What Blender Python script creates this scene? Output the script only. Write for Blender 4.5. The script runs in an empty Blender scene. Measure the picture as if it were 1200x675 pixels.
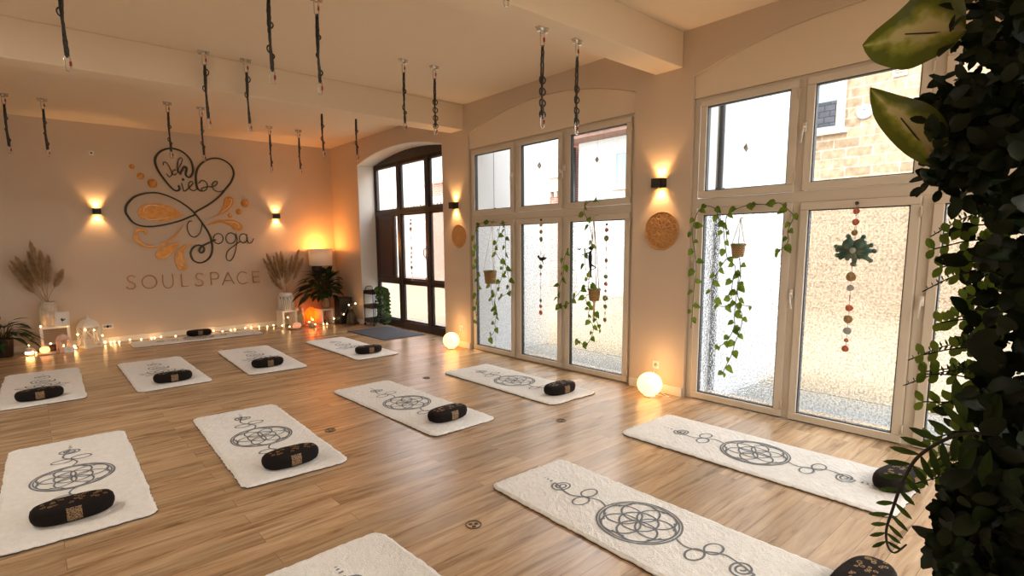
import bpy, bmesh, math, random
from mathutils import Vector, Matrix, noise
PI = math.pi
C = bpy.context.scene.collection
random.seed(7)

# ------------------------------------------------------------------ camera
cam_d = bpy.data.cameras.new('camera'); cam = bpy.data.objects.new('camera', cam_d); C.objects.link(cam)
cam_d.sensor_width = 36.0; cam_d.sensor_fit = 'HORIZONTAL'
cam_d.lens = 633.72/1200*36
cam_d.shift_x = 25.27/1200; cam_d.shift_y = 30.19/1200
cam_d.clip_start = 0.02; cam_d.clip_end = 200
cr = Vector((0.762646, -0.646716, -0.011364)); cu = Vector((0.092234, 0.091344, 0.991539)); cf = Vector((0.640206, 0.757241, -0.129313))
cam.matrix_world = Matrix(((cr.x, cu.x, -cf.x, 0), (cr.y, cu.y, -cf.y, 0), (cr.z, cu.z, -cf.z, 1.55), (0, 0, 0, 1)))
bpy.context.scene.camera = cam

# ------------------------------------------------------------------ sky, sun, exposure
W = bpy.data.worlds.new('sky'); bpy.context.scene.world = W; W.use_nodes = True
bg = W.node_tree.nodes['Background']
bg.inputs[0].default_value = (0.92, 0.96, 1.0, 1); bg.inputs[1].default_value = 3.3
sun_d = bpy.data.lights.new('sun', 'SUN'); sun = bpy.data.objects.new('sun', sun_d); C.objects.link(sun)
sun_d.energy = 1.4; sun_d.angle = math.radians(3); sun_d.color = (1, .95, .86)
sun.location = (10, 0, 12)
sun.rotation_euler = Vector((0.42, 0.25, -0.87)).to_track_quat('-Z', 'Y').to_euler()
vs = bpy.context.scene.view_settings
vs.view_transform = 'Standard'; vs.look = 'None'; vs.gamma = 1; vs.use_curve_mapping = False
vs.exposure = 1.13

# ------------------------------------------------------------------ materials
def nt(name):
    m = bpy.data.materials.new(name); m.use_nodes = True
    n = m.node_tree; return m, n, n.nodes['Principled BSDF']
def mat(name, col, rough=.6, metal=0, bump=0, bscale=40, var=0, vscale=6, spec=.5, emit=None, estr=0, sheen=0):
    m, n, p = nt(name)
    p.inputs['Base Color'].default_value = (*col, 1); p.inputs['Roughness'].default_value = rough
    p.inputs['Metallic'].default_value = metal; p.inputs['Specular IOR Level'].default_value = spec
    if sheen: p.inputs['Sheen Weight'].default_value = sheen
    tc = n.nodes.new('ShaderNodeTexCoord')
    if var:
        t = n.nodes.new('ShaderNodeTexNoise'); t.inputs['Scale'].default_value = vscale; t.inputs['Detail'].default_value = 5
        n.links.new(tc.outputs['Object'], t.inputs['Vector'])
        r = n.nodes.new('ShaderNodeValToRGB')
        r.color_ramp.elements[0].position = .3; r.color_ramp.elements[1].position = .7
        r.color_ramp.elements[0].color = (*[c*(1-var) for c in col], 1); r.color_ramp.elements[1].color = (*[min(1, c*(1+var)) for c in col], 1)
        n.links.new(t.outputs['Fac'], r.inputs[0]); n.links.new(r.outputs[0], p.inputs['Base Color'])
    if bump:
        t = n.nodes.new('ShaderNodeTexNoise'); t.inputs['Scale'].default_value = bscale; t.inputs['Detail'].default_value = 4
        n.links.new(tc.outputs['Object'], t.inputs['Vector'])
        b = n.nodes.new('ShaderNodeBump'); b.inputs['Strength'].default_value = bump; b.inputs['Distance'].default_value = .01
        n.links.new(t.outputs['Fac'], b.inputs['Height']); n.links.new(b.outputs[0], p.inputs['Normal'])
    if emit:
        p.inputs['Emission Color'].default_value = (*emit, 1); p.inputs['Emission Strength'].default_value = estr
    return m
def brickmat(name, c1, c2, mortar, sx, sy, msize=.02, axes='YZ', rough=.85, bump=.4, nvar=.25, scale=1, offset=.5):
    m, n, p = nt(name); L = n.links.new
    tc = n.nodes.new('ShaderNodeTexCoord'); sp = n.nodes.new('ShaderNodeSeparateXYZ'); cb = n.nodes.new('ShaderNodeCombineXYZ')
    L(tc.outputs['Object'], sp.inputs[0])
    L(sp.outputs[axes[0]], cb.inputs['X']); L(sp.outputs[axes[1]], cb.inputs['Y'])
    b = n.nodes.new('ShaderNodeTexBrick'); b.inputs['Scale'].default_value = scale
    b.inputs['Brick Width'].default_value = sx; b.inputs['Row Height'].default_value = sy; b.inputs['Mortar Size'].default_value = msize
    b.inputs['Color1'].default_value = (*c1, 1); b.inputs['Color2'].default_value = (*c2, 1); b.inputs['Mortar'].default_value = (*mortar, 1)
    b.offset = offset; b.inputs['Mortar Smooth'].default_value = .2
    L(cb.outputs[0], b.inputs['Vector'])
    t = n.nodes.new('ShaderNodeTexNoise'); t.inputs['Scale'].default_value = 7; t.inputs['Detail'].default_value = 8
    L(tc.outputs['Object'], t.inputs['Vector'])
    mx = n.nodes.new('ShaderNodeMixRGB'); mx.blend_type = 'OVERLAY'; mx.inputs[0].default_value = nvar*2
    L(b.outputs['Color'], mx.inputs[1]); L(t.outputs['Fac'], mx.inputs[2]); L(mx.outputs[0], p.inputs['Base Color'])
    bp = n.nodes.new('ShaderNodeBump'); bp.inputs['Strength'].default_value = bump; bp.inputs['Distance'].default_value = .02
    L(mx.outputs[0], bp.inputs['Height']); L(bp.outputs[0], p.inputs['Normal'])
    p.inputs['Roughness'].default_value = rough
    return m
def floor_mat():
    m, n, p = nt('oak_laminate'); L = n.links.new; N = n.nodes.new
    tc = N('ShaderNodeTexCoord')
    b = N('ShaderNodeTexBrick'); b.inputs['Scale'].default_value = 1
    b.inputs['Brick Width'].default_value = 1.29; b.inputs['Row Height'].default_value = .128; b.inputs['Mortar Size'].default_value = .0012
    b.inputs['Color1'].default_value = (.28, .28, .28, 1); b.inputs['Color2'].default_value = (.72, .72, .72, 1); b.inputs['Mortar'].default_value = (.1, .1, .1, 1)
    b.offset = .37; b.offset_frequency = 2
    L(tc.outputs['Object'], b.inputs['Vector'])
    mp = N('ShaderNodeMapping'); mp.inputs['Scale'].default_value = (1.1, 11, 1)
    L(tc.outputs['Object'], mp.inputs['Vector'])
    ad = N('ShaderNodeVectorMath'); ad.operation = 'MULTIPLY_ADD'; ad.inputs[1].default_value = (9, 5, 3)
    L(b.outputs['Color'], ad.inputs[0]); L(mp.outputs[0], ad.inputs[2])
    t = N('ShaderNodeTexNoise'); t.inputs['Scale'].default_value = 1.6; t.inputs['Detail'].default_value = 9; t.inputs['Roughness'].default_value = .62; t.inputs['Distortion'].default_value = .9
    L(ad.outputs[0], t.inputs['Vector'])
    r = N('ShaderNodeValToRGB'); e = r.color_ramp.elements
    e[0].position = .33; e[0].color = (.22, .13, .062, 1); e[1].position = .70; e[1].color = (.56, .41, .25, 1)
    k = r.color_ramp.elements.new(.46); k.color = (.41, .265, .145, 1)
    L(t.outputs['Fac'], r.inputs[0])
    mx = N('ShaderNodeMixRGB'); mx.blend_type = 'OVERLAY'; mx.inputs[0].default_value = .42
    L(r.outputs[0], mx.inputs[1]); L(b.outputs['Color'], mx.inputs[2])
    mo = N('ShaderNodeMixRGB'); mo.inputs[2].default_value = (.1, .055, .03, 1)
    ml = N('ShaderNodeMath'); ml.operation = 'MULTIPLY'; ml.inputs[1].default_value = .55
    L(b.outputs['Fac'], ml.inputs[0]); L(ml.outputs[0], mo.inputs[0]); L(mx.outputs[0], mo.inputs[1]); L(mo.outputs[0], p.inputs['Base Color'])
    p.inputs['Roughness'].default_value = .27; p.inputs['Specular IOR Level'].default_value = .9
    bp = N('ShaderNodeBump'); bp.inputs['Strength'].default_value = .12; bp.inputs['Distance'].default_value = .004
    L(t.outputs['Fac'], bp.inputs['Height']); L(bp.outputs[0], p.inputs['Normal'])
    return m
def glass_clear():
    m = bpy.data.materials.new('clear_glass'); m.use_nodes = True; n = m.node_tree; n.nodes.clear()
    o = n.nodes.new('ShaderNodeOutputMaterial'); a = n.nodes.new('ShaderNodeBsdfTransparent'); g = n.nodes.new('ShaderNodeBsdfGlossy')
    a.inputs[0].default_value = (.97, .98, .98, 1); g.inputs['Roughness'].default_value = .02
    x = n.nodes.new('ShaderNodeMixShader'); f = n.nodes.new('ShaderNodeLayerWeight'); pw = n.nodes.new('ShaderNodeMath'); pw.operation = 'POWER'; pw.inputs[1].default_value = 4
    ad = n.nodes.new('ShaderNodeMath'); ad.operation = 'MULTIPLY_ADD'; ad.inputs[1].default_value = .9; ad.inputs[2].default_value = .04
    n.links.new(f.outputs['Facing'], pw.inputs[0]); n.links.new(pw.outputs[0], ad.inputs[0]); n.links.new(ad.outputs[0], x.inputs[0]); n.links.new(a.outputs[0], x.inputs[1]); n.links.new(g.outputs[0], x.inputs[2]); n.links.new(x.outputs[0], o.inputs[0])
    return m
def glass_frosted():
    m = bpy.data.materials.new('frosted_glass'); m.use_nodes = True; n = m.node_tree; n.nodes.clear(); L = n.links.new; N = n.nodes.new
    o = N('ShaderNodeOutputMaterial')
    tc = N('ShaderNodeTexCoord')
    v = N('ShaderNodeTexVoronoi'); v.inputs['Scale'].default_value = 62; L(tc.outputs['Object'], v.inputs['Vector'])
    t = N('ShaderNodeTexNoise'); t.inputs['Scale'].default_value = 28; t.inputs['Detail'].default_value = 4; L(tc.outputs['Object'], t.inputs['Vector'])
    ad = N('ShaderNodeMath'); ad.operation = 'ADD'; L(v.outputs['Distance'], ad.inputs[0]); L(t.outputs['Fac'], ad.inputs[1])
    bp = N('ShaderNodeBump'); bp.inputs['Strength'].default_value = .9; bp.inputs['Distance'].default_value = .012; L(ad.outputs[0], bp.inputs['Height'])
    rf = N('ShaderNodeBsdfRefraction'); rf.inputs['Roughness'].default_value = .20; rf.inputs['IOR'].default_value = 1.12
    sk = N('ShaderNodeTexNoise'); sk.inputs['Scale'].default_value = 62; sk.inputs['Detail'].default_value = 3; L(tc.outputs['Object'], sk.inputs['Vector'])
    cr_ = N('ShaderNodeValToRGB'); cr_.color_ramp.elements[0].position = .40; cr_.color_ramp.elements[0].color = (.42, .44, .44, 1); cr_.color_ramp.elements[1].position = .52; cr_.color_ramp.elements[1].color = (.97, .98, .98, 1)
    L(sk.outputs['Fac'], cr_.inputs[0]); L(cr_.outputs[0], rf.inputs['Color'])
    L(bp.outputs[0], rf.inputs['Normal'])
    tr = N('ShaderNodeBsdfTranslucent'); tr.inputs[0].default_value = (.95, .96, .96, 1); L(bp.outputs[0], tr.inputs['Normal'])
    tp = N('ShaderNodeBsdfTransparent')
    m1 = N('ShaderNodeMixShader'); m1.inputs[0].default_value = .05; L(rf.outputs[0], m1.inputs[1]); L(tr.outputs[0], m1.inputs[2])
    m2 = N('ShaderNodeMixShader'); m2.inputs[0].default_value = .30; L(m1.outputs[0], m2.inputs[1]); L(tp.outputs[0], m2.inputs[2])
    L(m2.outputs[0], o.inputs[0])
    return m
def leafmat(name, col, col2, trans=.35, rough=.45):
    m, n, p = nt(name); L = n.links.new; N = n.nodes.new
    tc = N('ShaderNodeTexCoord'); t = N('ShaderNodeTexNoise'); t.inputs['Scale'].default_value = 14; L(tc.outputs['Object'], t.inputs['Vector'])
    r = N('ShaderNodeValToRGB'); r.color_ramp.elements[0].position = .35; r.color_ramp.elements[1].position = .65
    r.color_ramp.elements[0].color = (*col, 1); r.color_ramp.elements[1].color = (*col2, 1); L(t.outputs['Fac'], r.inputs[0]); L(r.outputs[0], p.inputs['Base Color'])
    p.inputs['Roughness'].default_value = rough; p.inputs['Specular IOR Level'].default_value = .25
    tl = N('ShaderNodeBsdfTranslucent'); mul = N('ShaderNodeMixRGB'); mul.blend_type = 'MULTIPLY'; mul.inputs[0].default_value = 0
    L(r.outputs[0], mul.inputs[1]); L(mul.outputs[0], tl.inputs[0])
    x = N('ShaderNodeMixShader'); x.inputs[0].default_value = trans; L(p.outputs[0], x.inputs[1]); L(tl.outputs[0], x.inputs[2])
    L(x.outputs[0], n.nodes['Material Output'].inputs[0])
    return m
def bluredge(name, col, fac, tl=.5):   # translucent fabric / glass-like things
    m = bpy.data.materials.new(name); m.use_nodes = True; n = m.node_tree; n.nodes.clear(); L = n.links.new; N = n.nodes.new
    o = N('ShaderNodeOutputMaterial'); d = N('ShaderNodeBsdfDiffuse'); t = N('ShaderNodeBsdfTranslucent'); q = N('ShaderNodeBsdfTransparent')
    for s in (d, t): s.inputs[0].default_value = (*col, 1)
    a = N('ShaderNodeMixShader'); a.inputs[0].default_value = tl; L(d.outputs[0], a.inputs[1]); L(t.outputs[0], a.inputs[2])
    b = N('ShaderNodeMixShader'); b.inputs[0].default_value = fac; L(a.outputs[0], b.inputs[1]); L(q.outputs[0], b.inputs[2]); q.inputs[0].default_value = (*col, 1)
    L(b.outputs[0], o.inputs[0]); return m

M = {}
M['floor'] = floor_mat()
M['wall'] = mat('beige_wall_paint', (.65, .54, .43), .92, bump=.06, bscale=160, spec=.2)
M['ceil'] = mat('cream_ceiling_paint', (.80, .69, .545), .95, bump=.04, bscale=120, spec=.2)
M['reveal'] = mat('white_reveal_paint', (.78, .75, .70), .9, spec=.2)
M['white'] = mat('white_lacquer', (.78, .75, .69), .4)
M['pvc'] = mat('cream_white_window_plastic', (.66, .60, .50), .35)
M['gasket'] = mat('black_rubber_gasket', (.03, .035, .04), .6)
M['clear'] = glass_clear(); M['frost'] = glass_frosted()
M['brassdark'] = mat('dark_brass', (.10, .075, .05), .5, .5)
M['darkdoor'] = mat('dark_brown_door_paint', (.030, .018, .013), .35, var=.3, vscale=3)
M['redpanel'] = mat('oxblood_door_panel', (.060, .022, .016), .35, var=.3, vscale=3)
M['black'] = mat('black_metal', (.012, .012, .013), .45)
M['steel'] = mat('brushed_steel', (.62, .60, .56), .25, 1)
M['strap'] = mat('grey_black_webbing', (.045, .044, .042), .8, var=.6, vscale=60, bump=.3, bscale=200)
M['red'] = mat('red_screw_lock', (.35, .02, .02), .4)
M['mat'] = mat('natural_wool_pile', (.82, .815, .78), .97, bump=.7, bscale=130, var=.05, vscale=25, spec=.1, sheen=.3)
M['matedge'] = mat('dark_mat_backing', (.06, .045, .035), .9)
M['print'] = mat('grey_woven_pattern', (.20, .22, .24), .95, bump=.8, bscale=150, spec=.1)
M['cushion'] = mat('black_cushion_cloth', (.010, .007, .006), .85, bump=.3, bscale=60, spec=.2)
M['doormat'] = mat('slate_grey_doormat', (.11, .115, .135), .95, bump=.8, bscale=220, spec=.1)
M['ink'] = mat('dark_olive_art_metal', (.035, .032, .018), .4)
M['gold'] = mat('copper_gold_art_paint', (.62, .27, .05), .35, .35, var=.2, vscale=15)
M['letter'] = mat('copper_lettering', (.50, .25, .10), .4, .3)
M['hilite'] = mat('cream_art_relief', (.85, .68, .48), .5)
M['wood'] = brickmat('carved_wood', (.50, .27, .10), (.55, .30, .12), (.5, .27, .1), 9, 9, rough=.6)
M['leaf'] = leafmat('pothos_leaf', (.07, .13, .012), (.19, .27, .03), .4)
M['leafdark'] = leafmat('dark_houseplant_leaf', (.010, .030, .008), (.03, .07, .02), .15)
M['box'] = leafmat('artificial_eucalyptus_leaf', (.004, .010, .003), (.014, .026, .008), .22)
M['boxlight'] = leafmat('artificial_fern_leaf', (.028, .06, .012), (.06, .11, .02), .45)
M['lime'] = leafmat('lime_green_artificial_leaf', (.10, .17, .015), (.2, .28, .04), .5)
M['ivy'] = leafmat('ivy_leaf', (.03, .08, .02), (.09, .16, .04), .3)
M['blush'] = mat('blush_metal', (.72, .52, .44), .5)
M['pumpkin'] = mat('lit_pumpkin_wax', (.8, .4, .2), .5, emit=(1, .36, .12), estr=1.6)
M['stem'] = mat('green_brown_stem', (.06, .05, .02), .7)
M['darkstem'] = mat('dark_plastic_stem', (.008, .010, .006), .6)
M['terracotta'] = brickmat('woven_basket', (.50, .36, .17), (.40, .27, .11), (.2, .12, .05), .018, .012, .003, 'YZ', bump=.6)
M['cord'] = mat('natural_macrame_cord', (.62, .52, .38), .9)
M['pampas'] = mat('dried_pampas', (.44, .28, .13), .95, var=.2, vscale=20, sheen=.3)
M['vase'] = mat('washed_ceramic', (.62, .54, .44), .7, bump=.6, bscale=30, var=.2, vscale=12)
M['amber'] = bluredge('amber_glass', (1.0, .38, .06), .45)
M['shade'] = bluredge('white_lampshade_fabric', (.86, .82, .78), .06, .02)
M['globe'] = mat('lit_globe_glass', (.9, .8, .6), .4, emit=(1, .50, .14), estr=1.9)
M['bulb'] = mat('lit_fairy_bulb', (1, .8, .5), .4, emit=(1, .62, .25), estr=7)
M['filament'] = mat('lit_filament', (1, .7, .3), .4, emit=(1, .45, .08), estr=40)
M['flame'] = mat('candle_flame', (1, .7, .3), .4, emit=(1, .5, .15), estr=14)
M['pinkrock'] = mat('pink_salt_rock', (.72, .40, .30), .6, bump=.6, bscale=20, emit=(1, .4, .2), estr=.25)
M['stone'] = mat('weathered_grey_bronze', (.10, .085, .06), .5, .3, bump=.5, bscale=40, var=.3, vscale=20)
M['paperwhite'] = mat('white_card', (.82, .80, .75), .7)
M['bottle'] = bluredge('pale_green_bottle_glass', (.65, .72, .62), .55)
M['socket'] = mat('white_socket_plastic', (.80, .77, .70), .3)
M['salmon'] = mat('salmon_agate_disc', (.55, .17, .10), .3, var=.3, vscale=60)
M['tan'] = mat('tan_agate_disc', (.40, .27, .12), .3, var=.3, vscale=60)
M['greend'] = mat('green_agate_disc', (.16, .27, .14), .3, var=.3, vscale=60)
M['pearl'] = mat('grey_pearl_disc', (.36, .38, .36), .3, var=.2, vscale=60)
M['crystal'] = mat('crystal', (.45, .45, .45), .1, .2)
M['coral'] = leafmat('sea_green_glass_flower', (.10, .22, .17), (.30, .36, .27), .5)
M['ext_white'] = mat('white_render_wall', (.52, .525, .53), .95, bump=.3, bscale=40, spec=.1)
M['stucco'] = mat('rough_cream_stucco', (.50, .50, .475), .95, bump=1, bscale=22, var=.08, vscale=14, spec=.1)
M['sand'] = mat('sandy_paving', (.27, .215, .145), .95, var=.15, vscale=4, spec=.1)
M['grey_strip'] = mat('grey_ground_strip', (.22, .22, .21), .95, var=.15, vscale=8, spec=.1)
M['sandstone'] = brickmat('rough_sandstone_blocks', (.34, .24, .15), (.24, .165, .10), (.38, .31, .22), (.50), .21, .014, 'YZ', nvar=.4)
M['redbrick'] = brickmat('red_facing_brick', (.38, .14, .09), (.30, .10, .07), (.45, .32, .26), .25, .075, .01, 'YZ')
M['pink'] = mat('pale_pink_render', (.40, .25, .21), .95, spec=.1)
M['skyblue'] = mat('pale_blue_render', (.20, .31, .35), .95, spec=.1)
M['trimstone'] = mat('pale_stone_trim', (.50, .44, .36), .9, spec=.1)
M['slate'] = brickmat('painted_roof_reflection', (.05, .052, .06), (.035, .037, .045), (.015, .015, .02), .22, .13, .012, 'YZ')
M['eave'] = mat('brown_timber_eave', (.22, .12, .09), .8, var=.2, vscale=5)
M['extglass'] = mat('blue_grey_window_glass', (.20, .27, .30), .1)
M['roofext'] = mat('flat_roof_felt', (.2, .2, .2), .9)

# ------------------------------------------------------------------ mesh helpers
class MB:
    def __init__(s): s.v = []; s.f = []; s.m = []; s.mi = 0
    def add(s, vs, fs, mi=None):
        b = len(s.v); s.v += [tuple(v) for v in vs]
        for f in fs: s.f.append([b+i for i in f]); s.m.append(s.mi if mi is None else mi)
        return s
    def box(s, a, b, mi=None, rz=0, piv=None):
        x0, y0, z0 = a; x1, y1, z1 = b
        vs = [Vector(p) for p in ((x0,y0,z0),(x1,y0,z0),(x1,y1,z0),(x0,y1,z0),(x0,y0,z1),(x1,y0,z1),(x1,y1,z1),(x0,y1,z1))]
        if rz:
            pv = Vector(piv) if piv else (vs[0]+vs[6])/2; R = Matrix.Rotation(rz, 3, 'Z'); vs = [pv+R@(v-pv) for v in vs]
        return s.add(vs, [(0,3,2,1),(4,5,6,7),(0,1,5,4),(1,2,6,5),(2,3,7,6),(3,0,4,7)], mi)
    def tube(s, pts, r, n=8, closed=False, mi=None, flat=1.0, cap=True):
        pts = [Vector(p) for p in pts]; k = len(pts)
        rr = r if isinstance(r, (list, tuple)) else [r]*k
        rings = []; up = None
        for i, p in enumerate(pts):
            if closed: t = pts[(i+1) % k]-pts[i-1]
            else: t = pts[min(i+1, k-1)]-pts[max(i-1, 0)]
            if t.length < 1e-9: t = Vector((0, 0, 1))
            t.normalize()
            if up is None:
                up = t.orthogonal().normalized()
            up = (up-t*up.dot(t))
            if up.length < 1e-6: up = t.orthogonal()
            up.normalize(); sd = t.cross(up)
            rings.append([p+(up*math.cos(2*PI*j/n)+sd*math.sin(2*PI*j/n)*flat)*rr[i] for j in range(n)])
        vs = [q for g in rings for q in g]; fs = []
        for i in range(k if closed else k-1):
            a = i*n; b = ((i+1) % k)*n
            for j in range(n): fs.append((a+j, a+(j+1) % n, b+(j+1) % n, b+j))
        if not closed and cap: fs.append(tuple(range(n-1, -1, -1))); fs.append(tuple((k-1)*n+j for j in range(n)))
        return s.add(vs, fs, mi)
    def lathe(s, prof, c=(0, 0, 0), n=24, mi=None, sx=1, sy=1, rz=0, wob=None):
        vs = []; fs = []; k = len(prof)
        for i, (r, z) in enumerate(prof):
            for j in range(n):
                a = 2*PI*j/n; q = r*(wob(a, z) if wob else 1)
                x = math.cos(a)*q*sx; y = math.sin(a)*q*sy
                vs.append((c[0]+x*math.cos(rz)-y*math.sin(rz), c[1]+x*math.sin(rz)+y*math.cos(rz), c[2]+z))
        for i in range(k-1):
            for j in range(n): fs.append((i*n+j, i*n+(j+1) % n, (i+1)*n+(j+1) % n, (i+1)*n+j))
        if prof[0][0] > 1e-5: fs.append(tuple(range(n-1, -1, -1)))
        if prof[-1][0] > 1e-5: fs.append(tuple((k-1)*n+j for j in range(n)))
        return s.add(vs, fs, mi)
    def ball(s, c, r, n=16, mi=None, sx=1, sy=1, sz=1):
        pr = [(max(1e-6, r*math.sin(PI*i/(n//2))), -r*sz*math.cos(PI*i/(n//2))) for i in range(n//2+1)]
        return s.lathe(pr, c, n, mi, sx, sy)
    def cyl(s, a, b, r, n=12, mi=None): return s.tube([a, b], r, n, mi=mi)
    def prism(s, poly, fn, d0, d1, mi=None):   # poly of (a,b); fn(a,b,d)->xyz
        k = len(poly); vs = [fn(a, b, d0) for a, b in poly]+[fn(a, b, d1) for a, b in poly]
        fs = [tuple(range(k)), tuple(range(2*k-1, k-1, -1))]+[(i, i+k, (i+1) % k+k, (i+1) % k) for i in range(k)]
        return s.add(vs, fs, mi)
    def ribbon(s, pts, w, fn, closed=False, mi=None):  # flat ribbon following 2D points, fn(a,b)->xyz
        k = len(pts); vs = []; fs = []
        for i in range(k):
            a = pts[i-1] if (i or closed) else pts[0]; b = pts[(i+1) % k] if (i < k-1 or closed) else pts[-1]
            dx, dy = b[0]-a[0], b[1]-a[1]; l = math.hypot(dx, dy) or 1; nx, ny = -dy/l*w/2, dx/l*w/2
            vs.append(fn(pts[i][0]+nx, pts[i][1]+ny)); vs.append(fn(pts[i][0]-nx, pts[i][1]-ny))
        for i in range(k if closed else k-1):
            j = (i+1) % k; fs.append((2*i, 2*i+1, 2*j+1, 2*j))
        return s.add(vs, fs, mi)
    def leaf(s, p, d, nrm, L, Wd, shape='oval', mi=None, curl=.25, fold=.18):
        p = Vector(p); d = Vector(d).normalized(); nrm = Vector(nrm); sd = d.cross(nrm)
        if sd.length < 1e-4: sd = d.orthogonal()
        sd.normalize(); nrm = sd.cross(d)
        prof = {'oval': [(0, .08), (.25, .72), (.55, 1), (.82, .68), (1, .05)], 'heart': [(-.12, .35), (.08, .95), (.38, 1), (.72, .55), (1, .03)],
                'round': [(0, .15), (.2, .8), (.5, 1.08), (.8, .85), (1, .2)], 'lance': [(0, .1), (.2, .8), (.5, 1), (.8, .5), (1, .02)]}[shape]
        vs = []; fs = []
        for t, w in prof:
            c = p+d*(t*L)-nrm*(curl*L*t*t)
            if shape == 'heart' and t < 0: cm = p
            else: cm = c
            vs += [c+sd*(w*Wd/2)+nrm*(fold*w*Wd/2), cm, c-sd*(w*Wd/2)+nrm*(fold*w*Wd/2)]
        for i in range(4):
            a = 3*i; fs += [(a, a+1, a+4, a+3), (a+1, a+2, a+5, a+4)]
        return s.add(vs, fs, mi)
    def build(s, name, mats, parent=None, smooth=False, bevel=0, loc=None, recalc=True):
        me = bpy.data.meshes.new(name); me.from_pydata(s.v, [], s.f); me.update()
        for m in (mats if isinstance(mats, (list, tuple)) else [mats]): me.materials.append(M[m])
        for p, i in zip(me.polygons, s.m): p.material_index = i; p.use_smooth = smooth
        if recalc: bm = bmesh.new(); bm.from_mesh(me); bmesh.ops.recalc_face_normals(bm, faces=bm.faces); bm.to_mesh(me); bm.free()
        o = bpy.data.objects.new(name, me); C.objects.link(o)
        if parent: o.parent = parent
        if loc: o.location = loc
        if bevel:
            b = o.modifiers.new('bevel', 'BEVEL'); b.width = bevel; b.segments = 2; b.limit_method = 'ANGLE'
        return o
def tag(o, label, cat, group=None):
    o['label'] = label; o['category'] = cat
    if group: o['group'] = group
    return o
def thing(name, label, cat, loc=(0, 0, 0), rz=0, group=None):
    o = bpy.data.objects.new(name, None); C.objects.link(o); o.empty_display_size = .1
    o.location = loc; o.rotation_euler = (0, 0, rz)
    return tag(o, label, cat, group)
def struct(o): o['kind'] = 'structure'; return o
def smooth_path(pts, n=6, closed=False):
    P = [Vector(p) for p in pts]; k = len(P); out = []
    for i in range(k if closed else k-1):
        if closed: a, b, c, d = P[i-1], P[i], P[(i+1) % k], P[(i+2) % k]
        else: a, b, c, d = P[max(i-1, 0)], P[i], P[i+1], P[min(i+2, k-1)]
        for j in range(n):
            t = j/n
            out.append(.5*((2*b)+(c-a)*t+(2*a-5*b+4*c-d)*t*t+(3*b-a-3*c+d)*t**3))
    if not closed: out.append(P[-1])
    return out
def sp2(pts, n=6, closed=False): return [(p.x, p.y) for p in smooth_path([(a, b, 0) for a, b in pts], n, closed)]
def copy_tree(o, parent=None):
    c = o.copy(); C.objects.link(c); c.parent = parent
    for ch in list(o.children): copy_tree(ch, c)
    return c
U = random.uniform

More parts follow.
